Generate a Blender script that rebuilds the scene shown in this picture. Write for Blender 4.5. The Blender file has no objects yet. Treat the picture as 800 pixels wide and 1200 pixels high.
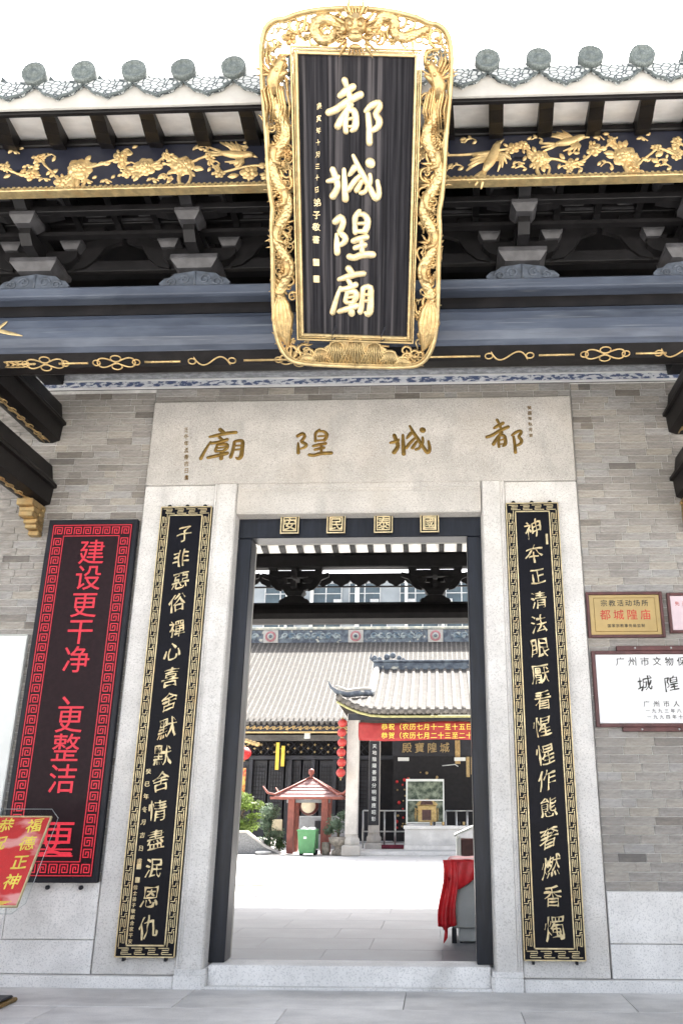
import bpy, bmesh, math, random
from mathutils import Vector, Matrix
R=math.radians
rnd=random.Random(7)
S=bpy.context.scene
COL=S.collection
# ------------------------------------------------------------------ camera
cam=bpy.data.objects.new('camera',bpy.data.cameras.new('camera')); COL.objects.link(cam)
r_=Vector((0.99928631,0.03773558,0.00170412)); u_=Vector((0.01090681,-0.33143047,0.9434166)); f_=Vector((-0.03616517,0.94272471,0.3316055))
cam.matrix_world=Matrix(((r_.x,u_.x,-f_.x,0.8707),(r_.y,u_.y,-f_.y,-8.8217),(r_.z,u_.z,-f_.z,1.6),(0,0,0,1)))
cam.data.sensor_fit='VERTICAL'; cam.data.sensor_height=24; cam.data.lens=24*981.8/1200
cam.data.shift_x=-75.8/1200; cam.data.clip_end=2000; cam.data.clip_start=.05
S.camera=cam
# ------------------------------------------------------------------ light
SUN_EL=R(57); SUN_AZ=R(16)      # azimuth from +Y towards +X
w=bpy.data.worlds.new('World'); S.world=w; w.use_nodes=True
nt=w.node_tree; bg=nt.nodes['Background']
sky=nt.nodes.new('ShaderNodeTexSky'); sky.sky_type='NISHITA'; sky.sun_disc=False
sky.sun_elevation=SUN_EL; sky.sun_rotation=SUN_AZ; sky.air_density=1.0; sky.dust_density=6.0; sky.ozone_density=1.0; sky.altitude=0
hs=nt.nodes.new('ShaderNodeHueSaturation'); hs.inputs['Saturation'].default_value=.45
nt.links.new(sky.outputs[0],hs.inputs['Color']); nt.links.new(hs.outputs[0],bg.inputs[0]); bg.inputs[1].default_value=.15
sl=bpy.data.lights.new('sun','SUN'); sl.energy=5.0; sl.angle=R(.6); sl.color=(1,.965,.9)
so=bpy.data.objects.new('sun',sl); COL.objects.link(so)
sd=Vector((math.sin(SUN_AZ)*math.cos(SUN_EL),math.cos(SUN_AZ)*math.cos(SUN_EL),math.sin(SUN_EL)))
so.rotation_euler=sd.to_track_quat('Z','Y').to_euler()
S.view_settings.view_transform='Standard'; S.view_settings.look='None'; S.view_settings.gamma=1
S.view_settings.exposure=2.15
S.cycles.max_bounces=7; S.cycles.diffuse_bounces=4
# ------------------------------------------------------------------ materials
MATS={}
def mat(name,c,rough=.7,metal=0,var=.15,scale=6,bump=0,bscale=40,c2=None,mask=(.4,.65),rand=0,emit=0,spec=.5,stretch=(1,1,1),coat=0,coords='Object',alpha=1):
    m=bpy.data.materials.new(name); MATS[name]=m; m.use_nodes=True
    n=m.node_tree.nodes; L=m.node_tree.links; b=n['Principled BSDF']
    tc=n.new('ShaderNodeTexCoord'); mp=n.new('ShaderNodeMapping'); mp.inputs['Scale'].default_value=stretch
    L.new(tc.outputs[coords],mp.inputs[0])
    no=n.new('ShaderNodeTexNoise'); no.inputs['Scale'].default_value=scale; no.inputs['Detail'].default_value=6; no.inputs['Roughness'].default_value=.6
    L.new(mp.outputs[0],no.inputs['Vector'])
    cr=n.new('ShaderNodeValToRGB'); e=cr.color_ramp.elements
    lo=[max(0,x*(1-var)) for x in c]; hi=[min(1,x*(1+var)) for x in c]
    if c2: lo=list(c2)
    e[0].position=mask[0]; e[0].color=(*lo,1); e[1].position=mask[1]; e[1].color=(*hi,1)
    L.new(no.outputs[0],cr.inputs[0]); out=cr.outputs[0]
    if rand:
        oi=n.new('ShaderNodeObjectInfo'); mr=n.new('ShaderNodeMapRange'); mr.inputs[3].default_value=1-rand; mr.inputs[4].default_value=1+rand
        L.new(oi.outputs['Random'],mr.inputs[0]); mx=n.new('ShaderNodeVectorMath'); mx.operation='SCALE'
        L.new(out,mx.inputs[0]); L.new(mr.outputs[0],mx.inputs['Scale']); out=mx.outputs[0]
    L.new(out,b.inputs['Base Color'])
    b.inputs['Roughness'].default_value=rough; b.inputs['Metallic'].default_value=metal
    b.inputs['Specular IOR Level'].default_value=spec; b.inputs['Coat Weight'].default_value=coat
    if emit: L.new(out,b.inputs['Emission Color']); b.inputs['Emission Strength'].default_value=emit
    if bump:
        n2=n.new('ShaderNodeTexNoise'); n2.inputs['Scale'].default_value=bscale; n2.inputs['Detail'].default_value=5
        L.new(mp.outputs[0],n2.inputs['Vector']); bp=n.new('ShaderNodeBump'); bp.inputs['Strength'].default_value=bump; bp.inputs['Distance'].default_value=.01
        L.new(n2.outputs[0],bp.inputs['Height']); L.new(bp.outputs[0],b.inputs['Normal'])
    return m
def nodes(m): return m.node_tree.nodes,m.node_tree.links,m.node_tree.nodes['Principled BSDF']
def overlay(m,kind='speckle',scale=120,amt=.25,col=(0,0,0),coords='Object',thr=(.55,.7),stretch=(1,1,1)):
    "mixes a second noise colour over the base colour"
    n,L,b=nodes(m); src=b.inputs['Base Color'].links[0].from_socket
    tc=n.new('ShaderNodeTexCoord'); mp=n.new('ShaderNodeMapping'); mp.inputs['Scale'].default_value=stretch; L.new(tc.outputs[coords],mp.inputs[0])
    no=n.new('ShaderNodeTexNoise'); no.inputs['Scale'].default_value=scale; no.inputs['Detail'].default_value=4 if kind!='speckle' else 1
    L.new(mp.outputs[0],no.inputs['Vector'])
    mr=n.new('ShaderNodeMapRange'); mr.inputs[1].default_value=thr[0]; mr.inputs[2].default_value=thr[1]; mr.inputs[3].default_value=0; mr.inputs[4].default_value=amt
    L.new(no.outputs[0],mr.inputs[0]); mx=n.new('ShaderNodeMix'); mx.data_type='RGBA'
    L.new(mr.outputs[0],mx.inputs[0]); L.new(src,mx.inputs[6]); mx.inputs[7].default_value=(*col,1); L.new(mx.outputs[2],b.inputs['Base Color'])
    return m
granite=mat('granite',(.48,.455,.42),.8,var=.10,scale=2.5,bump=.5,bscale=50,rand=.03)
overlay(granite,scale=72,amt=.5,col=(.22,.20,.18),thr=(.52,.70)); overlay(granite,scale=80,amt=.4,col=(.8,.78,.75),thr=(.58,.7),stretch=(1.1,1.2,1.3)); overlay(granite,kind='s',scale=.9,amt=.35,col=(.45,.36,.26),thr=(.52,.75))
overlay(granite,kind='s',scale=2.2,amt=.45,col=(.20,.195,.19),thr=(.58,.8),stretch=(1.6,1.6,.6))
plinth=mat('brightened_granite',(.76,.745,.72),.75,var=.08,scale=3,bump=.2,bscale=90,rand=.04); overlay(plinth,scale=75,amt=.4,col=(.27,.27,.27),thr=(.52,.70))  # base colour raised to imitate the brighter light low on the wall
overlay(plinth,kind='s',scale=1.8,amt=.4,col=(.24,.23,.21),thr=(.57,.8))
granite2=mat('jamb_granite',(.63,.61,.58),.8,var=.09,scale=2.5,bump=.5,bscale=50,rand=.03)  # lighter copy of the lintel granite, imitates light growing towards the floor
overlay(granite2,scale=72,amt=.45,col=(.25,.235,.22),thr=(.52,.70)); overlay(granite2,kind='s',scale=1.3,amt=.3,col=(.42,.37,.30),thr=(.52,.78)); overlay(granite2,kind='s',scale=3,amt=.35,col=(.30,.29,.28),thr=(.6,.8),stretch=(1.6,1.6,.5))
floorm=mat('floor_stone',(.68,.67,.65),.65,var=.14,scale=1.6,bump=.15,bscale=60,rand=.07,coords='Object'); overlay(floorm,kind='s',scale=1.6,amt=.5,col=(.27,.27,.28),thr=(.48,.72),stretch=(.5,1.8,1))
overlay(floorm,scale=90,amt=.25,col=(.1,.1,.1),thr=(.58,.72))
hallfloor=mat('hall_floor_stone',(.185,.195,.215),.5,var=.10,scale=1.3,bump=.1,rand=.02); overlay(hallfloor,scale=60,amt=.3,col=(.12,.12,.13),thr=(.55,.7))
courtm=mat('courtyard_stone',(.52,.51,.49),.8,var=.1,scale=1.5,rand=.05,bump=.1)
groundm=mat('ground_paving',(.60,.585,.56),.85,var=.12,scale=.4)
mortar=mat('mortar',(.62,.61,.59),.9,var=.15,scale=8,bump=.3,bscale=60)
def brickmat():
    m=mat('blue_brick',(.28,.268,.255),.88,var=.24,scale=14,bump=.35,bscale=50,stretch=(.6,1,1.8))
    n,L,b=nodes(m); src=b.inputs['Base Color'].links[0].from_socket
    oi=n.new('ShaderNodeObjectInfo'); cr=n.new('ShaderNodeValToRGB'); cr.color_ramp.interpolation='LINEAR'
    e=cr.color_ramp.elements; e[0].position=0; e[0].color=(.46,.45,.45,1); e[1].position=1; e[1].color=(1.3,1.3,1.31,1)
    for p,c in((.03,(.66,.61,.55,1)),(.08,(.84,.81,.78,1)),(.18,(.97,.95,.93,1)),(.6,(1.16,1.13,1.08,1)),(.8,(1.28,1.22,1.1,1)),(.9,(1.08,1.10,1.12,1))):
        x=cr.color_ramp.elements.new(p); x.color=c
    L.new(oi.outputs['Random'],cr.inputs[0]); mx=n.new('ShaderNodeVectorMath'); mx.operation='MULTIPLY'
    L.new(src,mx.inputs[0]); L.new(cr.outputs[0],mx.inputs[1]); L.new(mx.outputs[0],b.inputs['Base Color'])
    overlay(m,kind='s',scale=8,amt=.6,col=(.17,.145,.12),thr=(.55,.72),coords='Object',stretch=(1,1,2))
    # soot and damp that runs across many bricks (world position of the wall)
    n,L,b=nodes(m); src=b.inputs['Base Color'].links[0].from_socket
    ge=n.new('ShaderNodeNewGeometry'); no=n.new('ShaderNodeTexNoise'); no.inputs['Scale'].default_value=1.7; no.inputs['Detail'].default_value=6
    L.new(ge.outputs['Position'],no.inputs['Vector']); mr=n.new('ShaderNodeMapRange'); mr.inputs[1].default_value=.45; mr.inputs[2].default_value=.7; mr.inputs[3].default_value=0; mr.inputs[4].default_value=.45
    L.new(no.outputs[0],mr.inputs[0]); mx=n.new('ShaderNodeMix'); mx.data_type='RGBA'; L.new(mr.outputs[0],mx.inputs[0]); L.new(src,mx.inputs[6]); mx.inputs[7].default_value=(.19,.175,.155,1); L.new(mx.outputs[2],b.inputs['Base Color']); return m
brickm=brickmat()
darkwood=mat('dark_lacquer',(.007,.006,.006),.45,var=.4,scale=5,bump=.12,bscale=30,stretch=(1,1,1),spec=.2)
bracketm=mat('bracket_wood',(.0065,.006,.0065),.5,var=.35,scale=5,bump=.15,bscale=30,spec=.25)
bracketface=mat('bracket_lit_face',(.038,.037,.040),.55,var=.3,scale=9,bump=.15)  # lighter copy of the bracket wood: lit block faces put into the colour
cloudgrey=mat('bracket_cloud_grey',(.055,.066,.085),.6,var=.3,scale=12,bump=.2)
beamm=mat('blue_black_beam',(.047,.057,.080),.40,var=.2,scale=2,bump=.25,bscale=26,stretch=(.3,2,2.5),spec=.4)  # blue grey base has the sky's reflection put into the colour
overlay(beamm,kind='s',scale=5,amt=.35,col=(.12,.14,.17),thr=(.45,.75),stretch=(.5,1,1.6)); overlay(beamm,kind='s',scale=14,amt=.5,col=(.02,.022,.03),thr=(.6,.75),stretch=(.12,1,3))
overlay(beamm,kind='s',scale=9,amt=.55,col=(.16,.17,.18),thr=(.64,.72),stretch=(.1,1,7))
doorm=mat('door_frame_black',(.007,.009,.015),.38,var=.35,scale=6,bump=.12,bscale=25,stretch=(4,4,.5),spec=.35)
white=mat('white_board',(.82,.80,.77),.8,var=.07,scale=5,bump=.08); overlay(white,kind='s',scale=6,amt=.25,col=(.4,.36,.3),thr=(.5,.8))
eavem=mat('eave_cream',(.37,.36,.335),.8,var=.08,scale=4,bump=.1); overlay(eavem,kind='s',scale=3,amt=.3,col=(.34,.30,.25),thr=(.45,.75),stretch=(.5,1,3))
tilem=mat('grey_tile',(.07,.085,.085),.7,var=.3,scale=22,bump=.5,bscale=70,rand=.12)
lacem=mat('lace_tile',(.46,.48,.48),.8,c2=(.34,.36,.36),var=.05,scale=30,mask=(.40,.6),bump=.5,bscale=60,rand=.1)
discm=mat('disc_tile',(.13,.15,.145),.7,c2=(.08,.095,.09),var=.05,scale=14,mask=(.35,.65),bump=.6,bscale=40,rand=.1)
def cells(m,scale,col,w0=.03,w1=.10,stretch=(1,1,1)):
    n,L,b=nodes(m); src=b.inputs['Base Color'].links[0].from_socket
    tc=n.new('ShaderNodeTexCoord'); mp=n.new('ShaderNodeMapping'); mp.inputs['Scale'].default_value=stretch; L.new(tc.outputs['Object'],mp.inputs[0])
    v=n.new('ShaderNodeTexVoronoi'); v.feature='DISTANCE_TO_EDGE'; v.inputs['Scale'].default_value=scale; L.new(mp.outputs[0],v.inputs['Vector'])
    mr=n.new('ShaderNodeMapRange'); mr.inputs[1].default_value=w0; mr.inputs[2].default_value=w1; L.new(v.outputs['Distance'],mr.inputs[0])
    mx=n.new('ShaderNodeMix'); mx.data_type='RGBA'; L.new(mr.outputs[0],mx.inputs[0]); mx.inputs[6].default_value=(*col,1); L.new(src,mx.inputs[7]); L.new(mx.outputs[2],b.inputs['Base Color']); return m
cells(lacem,19,(.035,.045,.05),.05,.13,(1,1,1.6)); cells(discm,42,(.055,.065,.062),.02,.09)
def goldmat(nm,c,metal=.55,rough=.42,bs=60,vor=0):
    m=mat(nm,c,rough,metal,var=.22,scale=14,bump=.6,bscale=bs)
    overlay(m,kind='s',scale=7,amt=.5,col=(c[0]*.75,c[1]*.5,c[2]*.3),thr=(.5,.75))  # random brown patches put the shade of carved crevices into the colour
    if vor:
        n,L,b=nodes(m); tc=n.new('ShaderNodeTexCoord'); v=n.new('ShaderNodeTexVoronoi'); v.inputs['Scale'].default_value=vor
        L.new(tc.outputs['Object'],v.inputs['Vector']); bp=n.new('ShaderNodeBump'); bp.inputs['Strength'].default_value=.8; bp.inputs['Distance'].default_value=.012
        L.new(v.outputs['Distance'],bp.inputs['Height']); bp.invert=True; L.new(bp.outputs[0],b.inputs['Normal'])
    return m
gold=goldmat('gold_leaf',(.47,.335,.155),.7,.36); goldscale=goldmat('gold_scales',(.50,.37,.18),.65,.36,vor=38)
goldpale=goldmat('pale_gold',(.46,.35,.175),.6,.4,30); goldold=goldmat('aged_gold',(.24,.15,.035),.6,.42)
goldtxt=goldmat('gold_lettering',(.64,.53,.31),.4,.4,30)
goldback=goldmat('frieze_gold',(.58,.43,.21),.5,.42)
panelm=mat('plaque_black_grain',(.016,.0155,.018),.7,var=.3,scale=3,bump=.3,bscale=8,stretch=(14,1,.35),c2=(.006,.006,.008),mask=(.38,.62),spec=.1)
overlay(panelm,kind='s',scale=2.5,amt=.55,col=(.085,.078,.082),thr=(.50,.62),stretch=(7,1,.12)); overlay(panelm,kind='s',scale=3,amt=.8,col=(.004,.004,.005),thr=(.56,.62),stretch=(17,1,.15))
blackm=mat('couplet_black',(.004,.004,.007),.45,var=.2,scale=5,spec=.14)
ledback=mat('led_panel_black',(.016,.006,.008),.5,var=.15,scale=20,spec=.2)
rimblk=mat('led_frame_black',(.010,.011,.016),.45,var=.2,spec=.3)
redplas=mat('maroon_wood',(.09,.032,.030),.45,var=.25,scale=8,bump=.1)
brass=mat('brushed_brass',(.44,.32,.14),.38,metal=.5,var=.12,scale=3,stretch=(1,1,1)); overlay(brass,kind='s',scale=1.6,amt=.5,col=(.33,.2,.06),thr=(.45,.75))
marble=mat('white_marble',(.74,.74,.74),.35,var=.06,scale=3); overlay(marble,kind='s',scale=2,amt=.25,col=(.5,.48,.46),thr=(.5,.8),stretch=(1,1,2))
pink=mat('pink_plate',(.62,.50,.53),.4,var=.08)
ink=mat('dark_ink',(.03,.03,.025),.6); redink=mat('red_ink',(.45,.05,.03),.6)
redcloth=mat('red_satin',(.60,.012,.02),.45,var=.25,scale=4,bump=.3,bscale=6,spec=.6)
redsign=mat('red_print',(.62,.03,.03),.4,var=.15,scale=3); overlay(redsign,kind='s',scale=2.2,amt=.7,col=(.85,.45,.42),thr=(.55,.66),stretch=(1.2,1,3))
yellow=mat('yellow_print',(.85,.66,.10),.5)
whitepanel=mat('white_panel',(.70,.72,.69),.35,var=.03)
steel=mat('brushed_steel',(.55,.55,.54),.3,metal=.8)
greyplas=mat('grey_plastic',(.36,.38,.38),.5,var=.06)
ceram=mat('blue_white_frieze',(.62,.64,.68),.6,c2=(.07,.10,.20),var=.05,scale=13,mask=(.47,.54),stretch=(1,1,2.2))
relief=mat('grey_relief',(.30,.31,.33),.8,var=.3,scale=18,bump=.6,bscale=22,stretch=(.7,1,2))
rooftile=mat('far_roof_tile',(.105,.095,.083),.85,var=.22,scale=2.5,bump=.4,bscale=20); overlay(rooftile,kind='s',scale=7,amt=.6,col=(.22,.2,.18),thr=(.5,.75))
roofdark=mat('far_roof_valley',(.05,.045,.04),.9,var=.3)
ridgem=mat('painted_ridge',(.10,.12,.14),.8,c2=(.05,.06,.08),var=.2,scale=4,mask=(.4,.6)); overlay(ridgem,kind='s',scale=3.5,amt=.8,col=(.5,.48,.4),thr=(.62,.70))
redpaint=mat('red_oxide_paint',(.25,.075,.055),.6,var=.15,scale=6,bump=.1)
redroof=mat('red_oxide_roof',(.24,.12,.115),.6,var=.15,scale=6)
lantern_red=mat('lantern_red',(.40,.035,.028),.5,var=.15,scale=12); lantern_red2=mat('lantern_deep_red',(.5,.02,.02),.5,var=.1)
greenplas=mat('green_plastic',(.07,.24,.09),.4,var=.1)
leafm=mat('leaf_green',(.16,.23,.05),.6,var=.45,scale=3,rand=.15); leafdk=mat('leaf_dark_green',(.05,.10,.03),.6,var=.4,scale=4,rand=.2); leafblue=mat('leaf_bluish',(.12,.17,.11),.6,var=.4,scale=5)
bark=mat('bark',(.12,.09,.06),.9,var=.3,bump=.4)
skin=mat('drum_skin',(.70,.62,.46),.6,var=.08)
clay=mat('weathered_clay',(.28,.25,.21),.8,var=.3,scale=8,bump=.3)
aptm=mat('apartment_wall',(.26,.29,.31),.9,var=.1,scale=.6); aptg=mat('apartment_glass',(.06,.085,.10),.15,var=.2,scale=1); aptf=mat('apartment_window_frame',(.45,.46,.46),.6)
aptb=mat('apartment_balcony',(.55,.50,.46),.8,var=.1)
hallwall=mat('hall_dark_timber',(.014,.015,.021),.5,var=.4,scale=3); hallblk=mat('hall_interior',(.010,.009,.010),.8,var=.3)
glassm=bpy.data.materials.new('clear_glass'); glassm.use_nodes=True
gn,gl,gb=nodes(glassm); gb.inputs['Roughness'].default_value=.03; gb.inputs['Transmission Weight'].default_value=1; gb.inputs['IOR'].default_value=1.05; gb.inputs['Base Color'].default_value=(.95,.98,.97,1)
MATS['clear_glass']=glassm
def ledmat():
    m=bpy.data.materials.new('led_red'); m.use_nodes=True; n,L,b=nodes(m)
    tc=n.new('ShaderNodeTexCoord'); sp=n.new('ShaderNodeSeparateXYZ'); L.new(tc.outputs['Object'],sp.inputs[0])
    outs=[]
    for ax in ('X','Z'):
        a=n.new('ShaderNodeMath'); a.operation='MULTIPLY'; a.inputs[1].default_value=2*math.pi/.0125; L.new(sp.outputs[ax],a.inputs[0])
        s=n.new('ShaderNodeMath'); s.operation='SINE'; L.new(a.outputs[0],s.inputs[0]); outs.append(s)
    ad=n.new('ShaderNodeMath'); ad.operation='ADD'; L.new(outs[0].outputs[0],ad.inputs[0]); L.new(outs[1].outputs[0],ad.inputs[1])
    mr=n.new('ShaderNodeMapRange'); mr.inputs[1].default_value=-1.2; mr.inputs[2].default_value=.7; mr.inputs[3].default_value=.10; mr.inputs[4].default_value=1
    L.new(ad.outputs[0],mr.inputs[0]); mm=n.new('ShaderNodeMath'); mm.operation='MULTIPLY'; mm.inputs[1].default_value=LED; L.new(mr.outputs[0],mm.inputs[0])
    b.inputs['Base Color'].default_value=(.1,.005,.008,1); b.inputs['Emission Color'].default_value=(1,.035,.07,1); L.new(mm.outputs[0],b.inputs['Emission Strength']); return m
LED=.27
ledm=ledmat()
# ------------------------------------------------------------------ mesh helpers
class MB:
    def __init__(s): s.v=[]; s.f=[]; s.sm=[]
    def add(s,vs,fs,smooth=False):
        o=len(s.v); s.v+= [tuple(v) for v in vs]; s.f+=[tuple(i+o for i in f) for f in fs]; s.sm+=[smooth]*len(fs); return s
    def box(s,x0,x1,y0,y1,z0,z1,b=0):
        if b<=0:
            vs=[(x,y,z) for x in(x0,x1) for y in(y0,y1) for z in(z0,z1)]
            return s.add(vs,[(0,1,3,2),(4,6,7,5),(0,4,5,1),(2,3,7,6),(0,2,6,4),(1,5,7,3)])
        # chamfered box: 24 verts
        lo=(x0,y0,z0); hi=(x1,y1,z1); vs=[]; idx={}
        for cx in(0,1):
            for cy in(0,1):
                for cz in(0,1):
                    for ax in range(3):
                        c=(cx,cy,cz); p=[]
                        for k in range(3):
                            base=hi[k] if c[k] else lo[k]
                            p.append(base if k==ax else base+(-b if c[k] else b))
                        idx[(c,ax)]=len(vs); vs.append(p)
        fs=[]
        for ax in range(3):
            o=[k for k in range(3) if k!=ax]
            for sd in(0,1):
                q=[]
                for a,bb in((0,0),(1,0),(1,1),(0,1)):
                    c=[0,0,0]; c[ax]=sd; c[o[0]]=a; c[o[1]]=bb; q.append(idx[(tuple(c),ax)])
                flip=(sd==0)^(ax==1)
                fs.append(tuple(reversed(q)) if flip else tuple(q))
        for ax in range(3):   # edges along ax
            o=[k for k in range(3) if k!=ax]
            for a in(0,1):
                for bb in(0,1):
                    c0=[0,0,0];c1=[0,0,0]; c0[o[0]]=c1[o[0]]=a; c0[o[1]]=c1[o[1]]=bb; c1[ax]=1
                    c0=tuple(c0);c1=tuple(c1)
                    q=(idx[(c0,o[0])],idx[(c1,o[0])],idx[(c1,o[1])],idx[(c0,o[1])])
                    flip=((a+bb)%2==1)^(ax==1)
                    fs.append(tuple(reversed(q)) if flip else q)
        for c in [(a,b2,c2) for a in(0,1) for b2 in(0,1) for c2 in(0,1)]:
            q=(idx[(c,0)],idx[(c,1)],idx[(c,2)]); fs.append(q if sum(c)%2==1 else tuple(reversed(q)))
        return s.add(vs,fs)
    def prism(s,poly,axis,a0,a1,scale0=1,smooth=False):
        "poly: list of 2D points (other two axes in order), extruded along axis"
        n=len(poly); vs=[]
        for a in(a0,a1):
            for p in poly:
                q=list(p); q.insert(axis,a); vs.append(q)
        fs=[tuple(range(n)),tuple(range(2*n-1,n-1,-1))]+[(i,n+i,n+(i+1)%n,(i+1)%n) for i in range(n)]
        return s.add(vs,fs,smooth)
    def frustum(s,cx,cy,z0,z1,w0,d0,w1,d1):
        vs=[]
        for z,w,d in((z0,w0/2,d0/2),(z1,w1/2,d1/2)): vs+=[(cx-w,cy-d,z),(cx+w,cy-d,z),(cx+w,cy+d,z),(cx-w,cy+d,z)]
        return s.add(vs,[(3,2,1,0),(4,5,6,7),(0,1,5,4),(1,2,6,5),(2,3,7,6),(3,0,4,7)])
    def tube(s,pts,rad,sides=6,smooth=True,flat=None):
        pts=[Vector(p) for p in pts]; n=len(pts)
        if not hasattr(rad,'__len__'): rad=[rad]*n
        vs=[]; up=Vector((0,0,1))
        for i,p in enumerate(pts):
            t=(pts[min(i+1,n-1)]-pts[max(i-1,0)]); t=t.normalized() if t.length>1e-9 else Vector((1,0,0))
            a=flat if flat is not None else (up if abs(t.z)<.9 else Vector((0,1,0)))
            a=Vector(a); b=t.cross(a); b=b.normalized() if b.length>1e-6 else Vector((1,0,0)); c=b.cross(t).normalized()
            for k in range(sides):
                g=2*math.pi*k/sides; vs.append(p+rad[i]*(math.cos(g)*b+math.sin(g)*c))
        fs=[tuple(range(sides))[::-1],tuple((n-1)*sides+k for k in range(sides))]
        for i in range(n-1):
            for k in range(sides): a0=i*sides+k; a1=i*sides+(k+1)%sides; fs.append((a0,a1,a1+sides,a0+sides))
        return s.add(vs,fs,smooth)
    def stroke(s,pts,wid,dep,y=0,sides=7,smooth=True,rise=1.0):
        "raised dome-section stroke lying in the XZ plane, bulging to -Y; pts (x,z); wid half widths"
        P=[Vector((p[0],0,p[1])) for p in pts]; n=len(P)
        if not hasattr(wid,'__len__'): wid=[wid]*n
        if not hasattr(dep,'__len__'): dep=[dep]*n
        vs=[]
        for i in range(n):
            t=(P[min(i+1,n-1)]-P[max(i-1,0)]); t=t.normalized() if t.length>1e-9 else Vector((1,0,0))
            nrm=Vector((t.z,0,-t.x))
            for k in range(sides):
                g=math.pi*k/(sides-1); q=P[i]+nrm*(wid[i]*math.cos(g)); vs.append((q.x,y-dep[i]*math.sin(g)**.7,q.z))
        fs=[tuple(range(sides)),tuple((n-1)*sides+k for k in reversed(range(sides)))]
        for i in range(n-1):
            for k in range(sides-1): a=i*sides+k; fs.append((a,a+sides,a+sides+1,a+1))
        return s.add(vs,fs,smooth)
    def lathe(s,prof,cx=0,cy=0,cz=0,seg=16,smooth=True,axis='Z'):
        n=len(prof); vs=[]
        for r,z in prof:
            for k in range(seg):
                g=2*math.pi*k/seg; a,b=r*math.cos(g),r*math.sin(g)
                vs.append((cx+a,cy+b,cz+z) if axis=='Z' else (cx+a,cy-z,cz+b))
        fs=[]
        for i in range(n-1):
            for k in range(seg): a0=i*seg+k;a1=i*seg+(k+1)%seg; fs.append((a0,a1,a1+seg,a0+seg))
        fs+= [tuple(range(seg))[::-1],tuple((n-1)*seg+k for k in range(seg))]
        return s.add(vs,fs,smooth)
    def ball(s,c,r,seg=8,rings=5,sq=(1,1,1)):
        vs=[];fs=[]
        for i in range(rings+1):
            a=math.pi*i/rings
            for k in range(seg):
                g=2*math.pi*k/seg; vs.append((c[0]+r*sq[0]*math.sin(a)*math.cos(g),c[1]+r*sq[1]*math.sin(a)*math.sin(g),c[2]+r*sq[2]*math.cos(a)))
        for i in range(rings):
            for k in range(seg): a0=i*seg+k;a1=i*seg+(k+1)%seg; fs.append((a0,a0+seg,a1+seg,a1))
        return s.add(vs,fs,True)
    def mesh(s,name):
        m=bpy.data.meshes.new(name); m.from_pydata(s.v,[],s.f); m.polygons.foreach_set('use_smooth',s.sm); m.update(); return m
    def fix(s,name):
        m=s.mesh(name); bm=bmesh.new(); bm.from_mesh(m); bmesh.ops.recalc_face_normals(bm,faces=bm.faces); bm.to_mesh(m); bm.free(); return m
    def build(s,name,m,parent=None,**k): return obj(name,s.fix(name),m,parent,**k)
def obj(name,me,m,parent=None,loc=None,label=None,kind=None):
    o=bpy.data.objects.new(name,me); COL.objects.link(o)
    if m is not None and len(me.materials)==0: me.materials.append(m)
    if parent: o.parent=parent
    if loc is not None: o.location=loc
    if label: o['label']=label
    if kind: o['kind']=kind
    return o
def thing(name,label,cat,loc=(0,0,0),group=None,rot=None):
    o=bpy.data.objects.new(name,None); COL.objects.link(o); o.location=loc; o['label']=label; o['category']=cat; o.empty_display_size=.2
    if group: o['group']=group
    if rot is not None: o.rotation_euler=rot
    return o
def tag(o,label,cat,group=None): o['label']=label; o['category']=cat; \
    (group and o.__setitem__('group',group)); return o
def struct(o): o['kind']='structure'; return o
def smoothpts(pts,sub=3):
    "Catmull-Rom through tuples of any length"
    if len(pts)<3: return [tuple(a+(b-a)*t/sub for a,b in zip(pts[0],pts[1])) for t in range(sub+1)]
    out=[]; n=len(pts)
    for i in range(n-1):
        p0=pts[max(i-1,0)];p1=pts[i];p2=pts[i+1];p3=pts[min(i+2,n-1)]
        for s_ in range(sub):
            t=s_/sub; out.append(tuple(.5*((2*b)+(-a+c)*t+(2*a-5*b+4*c-d)*t*t+(-a+3*b-3*c+d)*t**3) for a,b,c,d in zip(p0,p1,p2,p3)))
    out.append(tuple(pts[-1])); return out
# ---- brush stroke with rounded ends from (x,z,halfwidth) list
def brush(mb,pts,dep,y=0,sub=3,sides=7):
    q=smoothpts(pts,sub)
    a,b=q[0],q[1]; L=math.hypot(a[0]-b[0],a[1]-b[1]) or 1; dx,dz=(a[0]-b[0])/L,(a[1]-b[1])/L
    e0=[(a[0]+dx*a[2]*k,a[1]+dz*a[2]*k,a[2]*wk) for k,wk in((.85,.35),(.5,.8))]
    a,b=q[-1],q[-2]; L=math.hypot(a[0]-b[0],a[1]-b[1]) or 1; dx,dz=(a[0]-b[0])/L,(a[1]-b[1])/L
    e1=[(a[0]+dx*a[2]*k,a[1]+dz*a[2]*k,a[2]*wk) for k,wk in((.5,.8),(.85,.35))]
    q=e0+q+e1; wid=[abs(p[2])+1e-4 for p in q]
    mx=max(wid); mb.stroke([(p[0],p[1]) for p in q],wid,[dep*(.35+.65*(w_/mx)) for w_ in wid],y,sides)
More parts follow.
